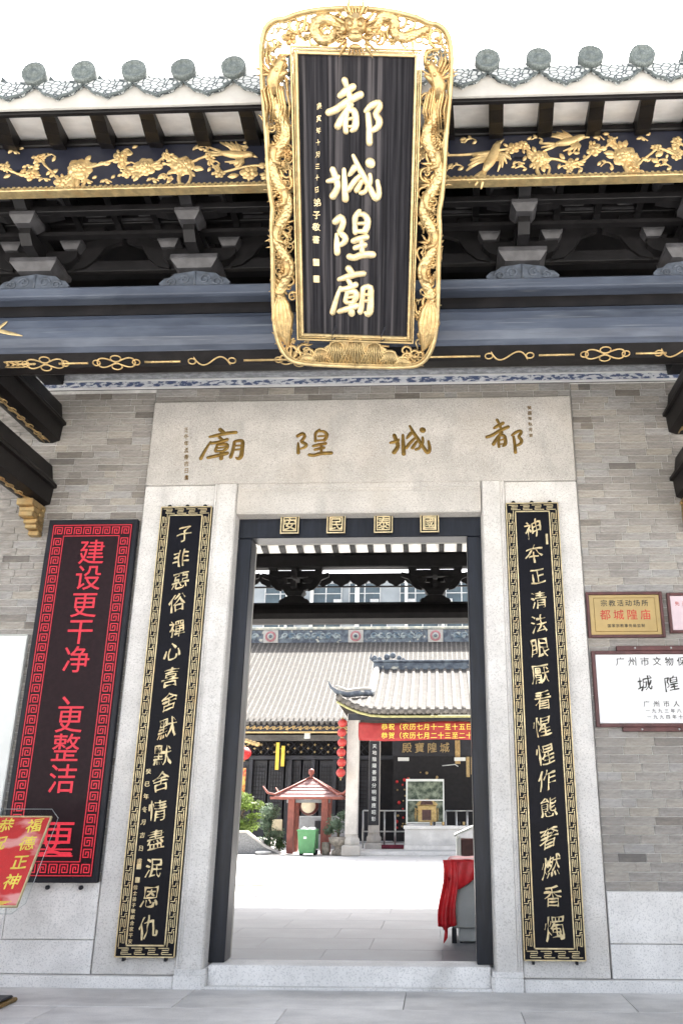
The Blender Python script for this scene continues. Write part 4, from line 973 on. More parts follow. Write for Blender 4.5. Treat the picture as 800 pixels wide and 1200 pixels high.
mb=MB(); line_text(mb,'先进宗教活动场所',0,.10,.05,.075,-.0285,depth=.002,bold=.01); mb.build('lettering',redink,pk,kind='stuff')
mt=thing('stone_tablet','maroon framed white marble tablet with dark characters below the brass plate','tablet',(3.26,-.01,2.745))
mb=MB(); frame(mb,.80,.385,.036,-.05,0,.005); mb.box(-.54,.5,-.05,-.004,.386,.435,.004).box(-.54,.5,-.05,-.004,-.43,-.386,.004); mb.build('frame',redplas,mt)
MB().box(-.763,.763,-.035,-.002,-.348,.348,.002).build('slab',marble,mt)
chars(mt,ink,'广州市文物保护单位',-.01,.275,.095,.125,-.0355,depth=.002,bold=.006,wob=.3,cal=.5); chars(mt,ink,'城隍庙',-.01,.05,.16,.27,-.0355,depth=.002,bold=.006,wob=.4,shear=.1,cal=.8)
chars(mt,ink,'广州市人民政府',.02,-.155,.066,.10,-.0355,depth=.002,bold=.004,wob=.3,cal=.4); mb=MB(); line_text(mb,'一九九三年八月九日公布',.04,-.225,.044,.063,-.0355,depth=.002,bold=.008); line_text(mb,'一九九四年十一月一日立',.05,-.285,.044,.063,-.0355,depth=.002,bold=.008); mb.build('lettering',ink,mt,kind='stuff')
mb=MB()
for x in(-.35,.02,.35):
    for z in(.412,-.408): mb.ball((x,-.052,z),.012,7,4)
mb.build('screw_head',steel,mt)
# ================================================================== RED SIGN ON STAND (left foreground)
st=thing('sign_stand','red banner sign in clear acrylic on a slim steel stand','sign',(-3.0,-.95,0))
MB().box(-.30,.20,-.22,.26,.0,.035,.012).build('base_plate',goldold,st); MB().box(-.27,.17,-.19,.23,.036,.055,.012).build('base_cover',rimblk,st)
MB().tube([(-.005,.0,.055),(-.005,.02,1.05)],.018,10).build('pole',steel,st)
pl=bpy.data.objects.new('sign_plate',None)
T=Matrix.Translation((0,-.03,1.15))@Matrix.Rotation(-R(32),4,'X')
def tf(mb): mb.v=[tuple(T@Vector(v)) for v in mb.v]; return mb
tf(MB().box(-.305,.305,-.004,.004,-.41,.41,.002)).build('red_print',redsign,st)
mb=MB(); w0,h0=.315,.42
for b in((-w0,w0,h0-.012,h0),(-w0,w0,-h0,-h0+.012),(-w0,-w0+.012,-h0+.013,h0-.013),(w0-.012,w0,-h0+.013,h0-.013)): mb.box(b[0],b[1],-.012,.010,b[2],b[3])
tf(mb).build('gold_edge',goldtxt,st)
c=.09; W_,H_=.385,.485
poly=[(-W_+c,-H_),(W_-c,-H_),(W_,-H_+c),(W_,H_-c),(W_-c,H_),(-W_+c,H_),(-W_,H_-c),(-W_,-H_+c)]
tf(MB().prism(poly,1,-.022,-.016)).build('acrylic_sheet',glassm,st)
mb=MB()
for a,b in zip(poly,poly[1:]+poly[:1]): mb.tube([(a[0],-.019,a[1]),(b[0],-.019,b[1])],.0028,4)
tf(mb).build('acrylic_edge',greyplas,st)
mb=MB()
for (tx,x0) in(('福德正神',.185),('恭祝千秋',-.08)):
    for i,ch in enumerate(tx): q=MB(); glyph(q,ch,x0,.33-.175*i,.145,-.0045,depth=.002,bold=.012,wob=.5,seed=i,shear=.1,cal=.6); tf(q).build('character',yellow,st)
for k in range(5): mb.box(.06-.03*k,.25-.02*k,-.006,-.0045,-.375+.0*k-.008*k,-.370-.008*k)
tf(mb).build('lettering',yellow,st)
# ================================================================== TABLE WITH RED CLOTH inside the gate hall
tb=thing('reception_desk','grey reception desk just inside the doorway at right','desk',(1.0,2.6,.02))
MB().box(.0,1.3,.0,.9,.17,.93,.012).build('desk_body',greyplas,tb)
MB().box(.09,1.3,.05,.8,.015,.168,.01).build('desk_plinth',greyplas,tb)
mb=MB()
for x in(.10,1.2):
    for y in(.06,.75): mb.box(x,x+.03,y,y+.03,-.02,.014)
mb.build('foot',rimblk,tb); MB().box(.0,.06,.02,.06,-.0,.168).build('leg',rimblk,tb)
def cloth():
    mb=MB(); prof=[]
    # grid: across X (u) from -.20 to 1.35 ; profile over the front edge
    NU,NV=54,26; vs=[]
    for j in range(NV):
        for i in range(NU):
            u=i/(NU-1); x=-.20+1.5*u
            hang=.22+.05*math.sin(u*9)+.16*max(0,math.sin((u-.12)*4.2))**2*-.6
            t=j/(NV-1)
            # side drape to the left: for u<.14 the cloth falls down the left side
            fr=t
            if fr<.45: y=.75-.80*fr/.45; z=.955
            else: q=(fr-.45)/.55; y=-.055-.03*math.sin(q*3)-.012*math.sin(u*60+q*3); z=.955-hang*q*1.3
            if x<-.02:
                d=(-.02-x)/.18; L=.62+.12*math.sin(fr*7)+(.15 if fr>.5 else 0)
                z=min(z,.955-L*d) if fr<.45 else .955-(max(hang*1.3*((fr-.45)/.55),0)*(1-d)+L*1.12*d); xx=-.03-.05*d-.03*math.sin(fr*26)*d; x=xx
            z+=.004*math.sin(u*40+t*9)
            vs.append((x,y,z))
    fs=[(j*NU+i,j*NU+i+1,(j+1)*NU+i+1,(j+1)*NU+i) for j in range(NV-1) for i in range(NU-1)]
    mb.add(vs,fs,True); return mb
c_=cloth().build('red_cloth',redcloth); c_.location=(1.0,2.6,.02); tag(c_,'red satin cloth draped over the grey desk inside the doorway','cloth')
md=c_.modifiers.new('thick','SOLIDIFY'); md.thickness=.004
# second long hanging piece at the corner
mb=MB(); NV=18
vs=[]
for j in range(NV):
    for i in range(14):
        a=i/13; t=j/(NV-1); x=-.10+.17*a-.06*t*(1-a)+.02*math.sin(t*6); y=-.08-.03*math.sin(a*14+t*2)*(.4+.6*t); z=.95-.78*t*(1-.10*abs(a-.4)); vs.append((x,y,z))
mb.add(vs,[(j*14+i,j*14+i+1,(j+1)*14+i+1,(j+1)*14+i) for j in range(NV-1) for i in range(13)],True)
o=mb.build('cloth_fold',redcloth,c_); o.modifiers.new('thick','SOLIDIFY').thickness=.004
ob=thing('offering_box','small white roofed box with maroon panel behind the red cloth','box',(1.15,6.9,.02))
MB().box(0,.08,0,.5,0,1.08,.01).build('side_panel',whitepanel,ob); MB().box(.085,.8,.03,.47,.0,1.05,.01).build('maroon_panel',redplas,ob)
MB().prism([(-.03,1.085),(.40,1.26),(.86,1.085),(.86,1.12),(.40,1.30),(-.03,1.12)],1,-.04,.54).build('sloping_lid',whitepanel,ob)
# ================================================================== COURTYARD PAVILION
pv=thing('worship_pavilion','stone columned pavilion with tiled hip roof in front of the main hall','building')
# platform
MB().box(-2.9,7,22.35,30,0.0,.12,.01).build('platform',plinth,pv); MB().box(-2.7,7,22.7,30,.122,.14).build('platform_top',floorm,pv)
def stone_col(x,y,zt,w_=.21):
    MB().box(x-w_-.10,x+w_+.10,y-w_-.10,y+w_+.10,0.0,.34,.03).build('column_base',granite,pv)
    MB().lathe([(w_*1.15,.34),(w_*1.35,.42),(w_*1.35,.52),(w_*1.1,.60),(w_*1.1,.68)],x,y,0,4,smooth=False).build('column_base',granite,pv).rotation_euler=(0,0,0)
    MB().box(x-w_,x+w_,y-w_,y+w_,.68,zt,.02).build('column',granite,pv)
stone_col(-2.19,22.1,4.75); stone_col(-1.57,24.2,4.6,.2); stone_col(3.4,22.1,4.75); 
# roof
def roofgrid(fz,x0f,x1,y0,y1,nx,ny,name,m,parent):
    mb=MB(); vs=[]
    for j in range(ny+1):
        y=y0+(y1-y0)*j/ny; xa=x0f(y)
        for i in range(nx+1): x=xa+(x1-xa)*i/nx; vs.append((x,y,fz(x,y)))
    mb.add(vs,[(j*(nx+1)+i,j*(nx+1)+i+1,(j+1)*(nx+1)+i+1,(j+1)*(nx+1)+i) for j in range(ny) for i in range(nx)])
    return mb.build(name,m,parent)
def pz(x,y):
    t=(y-21)/4.4; z=4.72+2.1*(t**1.12); c=max(0,(-1.1-x)/1.5); return z+.45*c*c*max(0,1-(y-21)/1.9)
px0=lambda y:-2.75+.72*(y-21) if y<22.6 else -1.598
roofgrid(pz,px0,6.5,21,25.4,24,16,'roof_slope',roofdark,pv).modifiers.new('t','SOLIDIFY').thickness=.08
mb=MB(); x=-2.6
while x<6.4:
    y0=21 if x>-2.75 else 21; ys=[21.0+4.4*k/12 for k in range(13)]
    if x<-1.6: ymax=21+(x+2.75)/.72; ys=[21.0+max(.15,(ymax-21))*k/5 for k in range(6)]
    mb.tube([(x,y,pz(x,y)+.05) for y in ys],.088,7); x+=.31
mb.build('tile_rows',rooftile,pv,kind='stuff')
dm=MB().lathe([(.001,.03),(.10,.03),(.11,.0),(.11,-.05)],0,0,0,12,axis='Y').fix('tile_disc'); dm.materials.append(rooftile)
dr=MB().prism([(-.13,.09),(-.13,.03),(-.07,-.03),(0,-.07),(.07,-.03),(.13,.03),(.13,.09)],1,0,.03).fix('drip_tile'); dr.materials.append(rooftile)
x=-2.6; k=0
while x<6.4: obj('tile_disc',dm,rooftile,pv,loc=(x,20.96,pz(x,21)+.03)); obj('drip_tile',dr,rooftile,pv,loc=(x+.155,20.97,pz(x+.155,21)-.03)); x+=.31
MB().box(-2.3,6.5,21.15,21.25,4.45,4.66).build('eave_beam',hallwall,pv)
mb=MB(); 
vs=[(x,21.04,pz(x,21)-.16) for x in(-2.7,-2.3,-1.9,-1.5,-1.0,0,6.5)]; mb.tube(vs,.05,6); mb.build('eave_edge',mat('green_yellow_eave',(.32,.30,.13),.6,var=.2,scale=8),pv)
MB().box(-2.3,6.5,22.0,22.3,4.62,4.74,.02).build('tie_beam',granite,pv)
# ridges
mb=MB().box(-1.75,6.5,25.25,25.55,6.80,7.12,.02).box(-1.78,6.5,25.22,25.58,7.13,7.22,.02).box(-1.78,6.5,25.22,25.58,6.72,6.79,.02); mb.build('main_ridge',ridgem,pv)
mb=MB()
for k,(x,h,r) in enumerate(((-1.72,.10,.11),(-1.52,.06,.09),(-1.22,.14,.13),(-.98,.20,.12),(-.72,.10,.10),(-.55,.02,.08))):
    mb.ball((x,25.4,7.22+h),r,8,5,(1,.6,1.1))
mb.tube([(-1.7,25.4,7.2),(-1.9,25.4,7.32),(-1.85,25.4,7.5)],[.09,.06,.02],6); mb.build('ridge_beast',ridgem,pv)
mb=MB(); mb.tube([(-1.62,y,pz(-1.6,y)+.12) for y in(22.5,23,24,25,25.3)],.13,6); mb.build('gable_ridge',eavem,pv)
mb=MB(); mb.tube([(-1.60,22.6,pz(-1.6,22.6)+.15),(-1.95,22.1,5.50),(-2.4,21.5,5.36),(-2.70,21.05,5.40),(-2.90,20.80,5.55),(-2.98,20.7,5.74)],[.12,.11,.10,.08,.045,.015],8); mb.build('hip_ridge',ridgem,pv)
mb=MB(); mb.tube([(-1.60,22.55,pz(-1.6,22.6)+.32),(-1.95,22.05,5.66),(-2.4,21.45,5.52),(-2.72,21.0,5.60)],.05,6); mb.build('hip_ridge_cap',eavem,pv)
# pavilion side (left) slope so that it is solid from elsewhere
mb=MB(); mb.add([(-2.75,21,4.72+.45),(-1.598,22.6,pz(-1.6,22.6)),(-1.598,25.4,pz(-1.6,22.6)),(-2.75,29,4.72)],[(0,1,2,3)]); mb.add([(-1.6,22.6,pz(-1.6,22.6)),(-1.6,25.4,6.82),(-1.6,28.5,pz(-1.6,22.6))],[(0,1,2)]); mb.build('side_slope',roofdark,pv)
mb=MB(); mb.add([(-1.6,25.4,6.82),(6.5,25.4,6.82),(6.5,29.8,4.72),(-2.75,29.8,4.72)],[(0,1,2,3)]); mb.build('rear_slope',roofdark,pv)
# banner
bn=thing('red_banner','long red cloth banner with yellow characters hung under the pavilion eave','banner',(0,21.9,0))
mb=MB(); vs=[]; NX,NZ=60,6
for j in range(NZ+1):
    for i in range(NX+1): x=-2.0+6*i/NX; vs.append((x,-.03*math.sin(i*.9+j*.6)*(1 if i<8 else .35),4.44-.62*j/NZ-(.03*math.sin(i*.15))))
mb.add(vs,[(j*(NX+1)+i,j*(NX+1)+i+1,(j+1)*(NX+1)+i+1,(j+1)*(NX+1)+i) for j in range(NZ) for i in range(NX)],True)
o=mb.build('banner_cloth',mat('banner_red',(.33,.03,.03),.6,var=.1),bn); o.modifiers.new('t','SOLIDIFY').thickness=.006
for k,tx in enumerate(('恭祝（农历七月十一至十五日）中元节法会','恭贺（农历七月二十三至二十四）城隍宝诞')):
    mb=MB(); line_text(mb,tx,1.18,4.28-.30*k,.235,.25,-.045,depth=.006,bold=.008); mb.build('lettering',yellow,bn,kind='stuff')
# name board inside the pavilion
nb=thing('hall_name_board','dark name board with pale gold characters in the pavilion shade below the banner','sign',(0,25.9,0))
MB().box(-1.0,2.6,0,.06,3.50,4.15,.01).build('board',hallwall,nb)
mb=MB()
for i,ch in enumerate('殿寶隍城'): glyph(mb,ch,-.42+.50*i,3.82,.40,-.001,depth=.03,bold=.01,shear=.1)
mb.build('lettering',goldpale,nb,kind='stuff')
MB().box(-1.9,-1.65,.0,.08,3.3,4.1).build('hanging_carving',gold,nb); MB().box(1.5,1.7,-.02,.08,3.2,4.1).build('hanging_carving',gold,nb)
# couplet plate on the second column
cp=thing('column_couplet','narrow dark couplet plate with white characters on the pavilion column','couplet board',(-1.57,23.98,0))
MB().box(-.19,.19,-.03,.015,.95,3.93,.008).build('plate',hallwall,cp)
mb=MB()
for i,ch in enumerate('天地陰陽善惡分明報應昭彰'): glyph(mb,ch,0,3.75-.235*i,.17,-.031,depth=.01,bold=.008)
mb.build('lettering',whitepanel,cp,kind='stuff')
# altar, glass case, railings
at=thing('stone_altar','long grey stone altar table standing in front of the glass case','altar',(0,23.5,0))
MB().box(-.44,3.2,-.3,.4,.84,.95,.01).build('altar_top',plinth,at); MB().box(-.40,3.2,-.24,.36,.30,.838,.01).build('altar_front',floorm,at)
MB().box(-.42,3.2,-.28,.38,.14,.298,.01).build('altar_plinth',plinth,at)
rm_=tag(MB().box(-1.38,-.46,.0,.5,.14,.27,.02).build('kneeling_mat',mat('maroon_mat',(.16,.02,.04),.8)),'low maroon kneeling mat left of the stone altar','mat'); rm_.location=(0,24.0,0)
gc=thing('glass_case','tall glass display case with a gilt shrine inside on the altar','display case',(.33,24.05,0))
mb=MB()
for x in(-.70,.66): 
    for y in(-.3,.3): mb.box(x,x+.04,y-.02,y+.02,.14,2.52)
for z in(2.49,1.80,1.02): mb.box(-.66,.66,-.32,-.28,z,z+.04); mb.box(-.66,.66,.28,.32,z,z+.04)
mb.build('case_frame',whitepanel,gc)
MB().box(-.66,.66,-.30,-.292,1.06,2.49).build('glass_pane',glassm,gc); MB().box(-.7,.7,-.32,.32,.14,1.0).build('case_base',floorm,gc); MB().box(-.7,.7,-.32,.32,2.531,2.56).build('case_top',whitepanel,gc)
MB().box(-.66,.66,.26,.27,1.06,2.49).build('case_back',mat('case_backdrop',(.20,.22,.17),.7,var=.5,scale=5,c2=(.05,.07,.05)),gc)
sh=thing('gilt_shrine','small golden shrine with arched top standing inside the glass case','shrine',(.35,23.98,1.04))
MB().box(-.30,.38,-.05,.15,0,.60,.02).build('shrine_body',gold,sh); MB().box(-.14,.20,-.07,-.05,.08,.45).build('shrine_niche',redplas,sh)
mb=MB()
for k in range(5): mb.tube([(-.36+.02*k,-.08,.05+.1*k),(-.40,-.08,.3+.05*k)],.03,6); mb.tube([(.42,-.08,.05+.1*k),(.45,-.08,.3+.05*k)],.03,6)
mb.prism([(-.38,.60),(-.28,.72),(-.12,.80),(.04,.83),(.2,.80),(.36,.72),(.46,.60)],1,-.10,.15); mb.build('shrine_canopy',gold,sh)
MB().prism([(-.2,.62),(-.16,.74),(.04,.79),(.24,.74),(.28,.62)],1,-.13,-.10).build('shrine_tablet',redplas,sh)
for (xa,xb) in((-2.0,-.42),(1.08,3.0)):
    ra=thing('railing','steel post railing %s the glass case in the pavilion'%('left of' if xa<0 else 'right of'),'railing',(0,24.5,0),'pavilion railings')
    mb=MB().tube([(xa,0,1.45),(xb,0,1.45)],.03,6).tube([(xa,0,.72),(xb,0,.72)],.03,6).tube([(xa,0,.35),(xb,0,.35)],.02,6); mb.build('rail',steel,ra)
    x=xa
    while x<=xb+.01: MB().tube([(x,0,.14),(x,0,1.45)],.035,6).build('post',steel,ra); x+=.40
# offering cups and papers on the altar
for i,x in enumerate((.55,.66,.98,1.55,1.72)):
    tag(MB().lathe([(.03,0),(.045,.03),(.05,.13),(.04,.135)],x,23.4,.951,8).build('offering_cup',hallwall if i%2 else gold),('leftmost gold cup by the glass case on the altar','dark cup right beside the leftmost gold cup on the altar','gold cup at the right corner of the glass case','dark cup towards the right end of the altar','rightmost gold cup on the grey stone altar')[i],'cup','cups on the altar')
# ================================================================== MAIN HALL
mh=thing('main_hall','large main hall with pale tiled roof and dark lattice front behind the courtyard','building')
def hz(x,y):
    t=(y-30)/8; return 5.15+5.15*(t**1.10)
roofgrid(hz,lambda y:-15,9,30,38,2,16,'roof_slope',roofdark,mh).modifiers.new('t','SOLIDIFY').thickness=.1
mb=MB(); x=-14.9
while x<8.9: mb.tube([(x,30+8*k/14,hz(x,30+8*k/14)+.04+.006*(k%2)) for k in range(15)],.078,6); x+=.262
mb.build('tile_rows',rooftile,mh,kind='stuff')
mb=MB(); mb.add([(-15,38,10.3),(9,38,10.3),(9,46,5.1),(-15,46,5.1)],[(0,1,2,3)]); mb.build('rear_slope',roofdark,mh)
rg=MB().box(-15,9,37.8,38.2,10.25,11.0,.02).build('main_ridge',ridgem,mh)
MB().box(-15,9,37.74,38.26,11.01,11.16,.02).build('ridge_cap',mat('ridge_cap_cream',(.50,.47,.38),.8,c2=(.25,.27,.25),var=.1,scale=3),mh)
MB().box(-15,9,37.74,38.26,10.16,10.24,.02).build('ridge_cap',ridgem,mh)
ringm=mat('ridge_ring_pink',(.34,.15,.16),.8,var=.1); 
for x in(-13.4,-8.54,-3.74,.73+0,5.4):
    MB().box(x-.42,x+.42,37.74,37.79,10.27,10.98,.01).build('ridge_panel',eavem,mh)
    q=MB().lathe([(.30,0),(.30,.04),(.20,.04),(.20,.0)],x,37.735,10.62,18,axis='Y').build('ridge_ring',ringm,mh); MB().lathe([(.19,0),(.19,.055),(.001,.06)],x,37.735,10.62,14,axis='Y').build('ridge_boss',eavem,q); MB().lathe([(.10,.06),(.10,.08),(.001,.09)],x,37.735,10.62,12,axis='Y').build('ridge_boss',ridgem,q)
# scroll relief between rings
mb=MB(); x=-14.5; i=0
while x<8.5:
    if all(abs(x-c)>.75 for c in(-13.4,-8.54,-3.74,.73,5.4)):
        pts=[(x+.2*math.cos(a*.6)*(1-a/14),10.62+.22*math.sin(a*.6)*(1-a/14)) for a in range(12)]
        mb.stroke(pts,.05,.06,37.8,5); mb.stroke([(x-.3,10.5+.2*(i%2)),(x,10.62),(x+.25,10.72-.2*(i%2))],[.02,.07,.02],.05,37.8,5)
    x+=.42; i+=1
mb.build('ridge_relief',mat('relief_pale',(.30,.33,.32),.8,c2=(.07,.11,.15),var=.1,scale=3),mh)
mb=MB(); x=-14.9
while x<8.9: mb.lathe([(.10,.03),(.10,-.03)],x,29.97,hz(x,30)+.02,8,axis='Y'); x+=.262
mb.build('eave_discs',rooftile,mh,kind='stuff')
hf=MB().box(-15,9,30.05,30.12,4.80,5.10,.01).build('gilt_fascia',hallwall,mh)
mb=MB(); x=-9
while x<-2.6:
    petals(mb,x,4.96+rnd.uniform(-.02,.02),.10,5,1,y=30.05,seed=int(x*10),rise=.03); mb.stroke([(x+.1,4.92),(x+.2,5.0),(x+.3,4.93)],.025,.03,30.05,5); x+=.3
mb.build('gilt_carving',gold,hf)
MB().box(-15,9,30.0,30.12,4.72,4.795,.01).build('gilt_rail',goldback,mh)
MB().box(-15,9,31.6,31.8,.0,5.6).build('back_wall',hallblk,mh)
MB().box(-15,9,29.2,33,.0,.14,.01).build('platform',plinth,mh)
for x in(-9.6,-7.75,-5.95,-4.9,-3.9,-2.9):   # dark posts
    MB().box(x-.09,x+.09,30.95,31.15,.14,3.75,.01).build('post',hallwall,mh)
MB().box(-10,9,30.9,31.15,4.45,4.72,.01).build('lintel_beam',mat('hall_beam_grey',(.11,.105,.10),.6,var=.2,scale=4),mh)
MB().box(-10,9,30.92,31.13,3.62,3.80,.01).build('lintel_beam',hallwall,mh)
mb=MB()
x=-10
while x<-2.6:
    for z in(3.84,4.14,4.44-.02):
        pass
    mb.tube([(x,31.05,3.8),(x+.62,31.05,4.45)],.022,4); mb.tube([(x+.62,31.05,3.8),(x,31.05,4.45)],.022,4); x+=.31
mb.build('lattice',hallwall,mh)
mb=MB(); x=-9.8; k=0
while x<-2.7:
    for z in((3.96,4.28) if k%2==0 else (4.12,)): 
        for a in(0,math.pi/2): mb.stroke([(x-.07*math.cos(a),z-.07*math.sin(a)),(x,z),(x+.07*math.cos(a),z+.07*math.sin(a))],[.006,.03,.006],.03,31.0,5)
    x+=.31; k+=1
mb.build('gilt_star',goldpale,mh)
for i in range(9):   # carved doors
    x=-9.3+i*.78
    d=MB().box(x,x+.70,31.2,31.26,.14,3.6,.01).build('door_leaf',hallwall,mh)
    mb=MB(); 
    for r in range(12): mb.box(x+.08,x+.62,31.17,31.20,1.4+.17*r,1.43+.17*r)
    for c in range(5): mb.box(x+.08+.13*c,x+.10+.13*c,31.175,31.20,1.4,3.4)
    mb.build('door_lattice',hallblk,d)
for x,z0,z1,label in((-6.55,3.15,4.35,1),(-6.3,3.3,4.2,1)):
    t=tag(MB().box(x,x+.16,30.5,30.55,z0,z1,.01).build('hanging_scroll',mat('bright_yellow_silk',(.75,.52,.06),.6)),'yellow silk streamer hanging %s in the hall front'%('longer one' if x<-6.4 else 'shorter one'),'streamer','yellow streamers')
tag(MB().box(-5.25,-4.98,30.3,30.4,4.5,4.82,.02).build('security_light',whitepanel),'small white box lamp under the golden eave of the main hall','lamp')
MB().box(-15,9,46,46.3,0,5.2).build('rear_wall',mortar,mh)
for x in(-15,9): MB().prism([(30.5,0),(46,0),(46,5.2),(38,10.2),(30.5,5.2)],0,x-.1,x+.1).build('gable_wall',mortar,mh)
# rear room wall behind pavilion (dark interior) with red and gold hints
MB().box(-1.2,8,30.5,30.7,.14,5.0).build('inner_screen',hallblk,mh)
mb=MB(); rr=random.Random(4)
for _ in range(26): x=rr.uniform(-1.1,.9); z=rr.uniform(.6,3.3); mb.ball((x,30.4,z),rr.uniform(.03,.07),6,4)
mb.build('gilt_ornament',gold,mh)
mb=MB()
for _ in range(20): x=rr.uniform(-1.1,.3); z=rr.uniform(.6,2.8); mb.ball((x,30.42,z),rr.uniform(.04,.09),6,4)
mb.build('red_ornament',lantern_red2,mh)
for i,x in enumerate((1.95,2.13,2.95)):
    tag(MB().box(x,x+.13,26.5,26.54,2.72+.1*i,3.5,.01).build('prayer_streamer',goldpale),('pale gold streamer hanging %s right of the glass case'%('first','second','farthest')[i]),'streamer','pale streamers in the pavilion')
tag(MB().tube([(.98,26.4,3.15),(1.5,26.4,3.2),(1.62,26.4,3.12)],.02,5).build('ceiling_fan',whitepanel),'small white ceiling fan blades under the pavilion roof','fan')
for i,x in enumerate((-.55,.78+.9)): tag(MB().box(x-.22,x+.22,25.7,25.75,3.30,3.44,.01).build('strip_light',whitepanel),'white strip light under the name board, %s'%('left' if i==0 else 'right'),'lamp','strip lights under the name board')
# ================================================================== DRUM PAVILION
dp=thing('drum_shelter','small red post shelter with flared hip roof over a drum','shelter',(-3.93,23.9,0))
for x in(-.60,.62):
    for y in(-.45,.55): MB().box(x-.12,x+.12,y-.10,y+.10,0,1.90,.012).build('post',redpaint,dp)
MB().box(-.8,.8,-.42,-.36,1.72,1.84,.01).build('tie_rail',mat('grey_rail',(.25,.27,.28),.7),dp)
mb=MB(); 
mb.add([(-1.22,-1.0,1.90),(1.22,-1.0,1.90),(1.22,1.1,1.90),(-1.22,1.1,1.90),(-.0,.05,2.62),(.0,.05,2.62)],[(0,1,4),(1,2,4),(2,3,4),(3,0,4),(3,2,1,0)]); 
mb.build('roof',redroof,dp)
mb=MB().box(-1.30,1.30,-1.06,-.98,1.84,1.93,.01).box(-1.30,1.30,1.08,1.16,1.84,1.93,.01).box(-1.30,-1.22,-.97,1.07,1.84,1.93,.01).box(1.22,1.30,-.97,1.07,1.84,1.93,.01)
for sx in(-1,1):
    for sy,yy in((-1,-1.02),(1,1.1)):
        mb.tube([(0,.05,2.64),(sx*.65,.05+(yy-.05)*.53,2.27),(sx*1.15,.05+(yy-.05)*.95,2.0),(sx*1.38,yy*1.08,2.06),(sx*1.55,yy*1.16,2.28)],[.035,.035,.045,.04,.025],6)
mb.build('roof_ridge',redpaint,dp)
mb=MB()
for k in range(1,6):
    f=k/6; mb.tube([(-1.22*f,.05-1.05*f,2.62-.72*f+.012),(1.22*f,.05-1.05*f,2.62-.72*f+.012)],.014,4)
mb.build('roof_course',redroof,dp,kind='stuff')
MB().lathe([(.09,2.60),(.05,2.66),(.05,2.70),(.10,2.75),(.12,2.82),(.09,2.90),(.02,2.94)],0,.05,0,12).build('finial',redpaint,dp)
dr_=thing('drum','round drum with pale skin hanging under the red shelter','drum',(-3.93,23.75,1.63))
MB().lathe([(.25,-.28),(.34,-.1),(.36,.0),(.35,.1),(.33,.22),(.28,.24)],0,0,0,24,axis='Y').build('drum_shell',mat('drum_shell_red',(.09,.02,.015),.5),dr_); MB().lathe([(.265,.225),(.26,.262),(.001,.268)],0,0,0,24,axis='Y').build('drum_skin',skin,dr_)
MB().box(-.22,.26,-.18,-.12,.33,.44,.02).build('gold_cartouche',gold,dr_)
# green bin
bi=thing('wheelie_bin','green plastic wheelie bin full of rubbish beside the red shelter','bin',(-3.70,22.1,0))
MB().frustum(0,0,.08,.80,.50,.50,.64,.62).build('bin_body',greenplas,bi); mb=MB(); frame(mb,.34,.33,.04,0,.04); mb.v=[(x,z,y+.80) for x,y,z in mb.v]; mb.build('bin_rim',greenplas,bi)
MB().box(-.10,.0,-.30,-.27,.55,.62).build('bin_label',whitepanel,bi)
for sx in(-1,1): MB().lathe([(.10,0),(.10,.05)],sx*.24,.28,.10,12,axis='Y').build('wheel',rimblk,bi)
MB().box(-.32,.32,.33,.37,.2,.86,.01).build('bin_lid',greenplas,bi)
mb=MB(); rr=random.Random(3)
for _ in range(28): mb.ball((rr.uniform(-.26,.26),rr.uniform(-.25,.25),.80+rr.uniform(0,.08)),rr.uniform(.03,.07),6,4)
o=tag(mb.build('rubbish',whitepanel),'crumpled pale rubbish heaped in the green bin','rubbish'); o.location=(-3.70,22.1,0); o['kind']='stuff'; del o['category']
def leafcloud(mb,c,r,n,size,sq=(1,1,1),rr=random.Random(5)):
    for _ in range(n):
        d=Vector((rr.gauss(0,1),rr.gauss(0,1),rr.gauss(0,1))).normalized()*r*rr.uniform(.55,1.05); p=Vector(c)+Vector((d.x*sq[0],d.y*sq[1],d.z*sq[2]))
        a=Vector((rr.gauss(0,1),rr.gauss(0,1),rr.gauss(0,1))).normalized(); b=a.orthogonal().normalized(); s_=size*rr.uniform(.6,1.3)
        mb.add([p-a*s_,p+b*s_*.45,p+a*s_,p-b*s_*.45],[(0,1,2,3)])
def plant(name,label,cat,loc,pads,m,trunk,size=.05,group=None,n=110):
    t=thing(name,label,cat,loc,group)
    MB().tube(trunk,[.05-.03*i/(len(trunk)) for i in range(len(trunk))],6).build('trunk',bark,t)
    rr=random.Random(hash(label)%99 if False else len(label)); mb=MB(); q=MB()
    for (c,r,sq) in pads:
        leafcloud(mb,c,r,int(n*r*4),size,sq,rr); q.tube([trunk[-1] if c[2]>trunk[-1][2] else trunk[len(trunk)//2],c],[.02,.01],5)
        mb.ball(c,r*.55,7,5,sq)
    q.build('limb',bark,t); mb.build('crown',m,t); return t
plant('cloud_pruned_tree','bright green cloud pruned tree in the planter left of the shelter','tree',(-6.55,24.6,.5),[((-.3,0,1.25),.50,(1.3,1,.45)),((.25,-.1,1.15),.45,(1.3,1,.45)),((-.1,-.2,1.42),.38,(1.2,1,.5)),((-.3,-.3,.50),.45,(1.2,1,.6)),((.15,-.2,.42),.45,(1.2,1,.6)),((-.1,-.3,.2),.4,(1.2,1,.6)),((.5,0,.75),.3,(1.4,1,.35))],leafm,[(0,0,0),(.1,0,.4),(-.05,0,.8),(.05,0,1.2)],.055,n=260)
plant('dark_shrub','dark bluish round shrub in a pot between the pale tree and red shelter','shrub',(-5.35,23.9,.25),[((-.05,0,1.15),.40,(1,1,.8)),((-.1,0,.75),.35,(1,1,.8)),((.15,0,.4),.40,(1,1,.7)),((-.2,-.1,.1),.35,(1.1,1,.6))],leafblue,[(0,0,-.2),(0,0,.6),(.02,0,1.1)],.045,n=300)
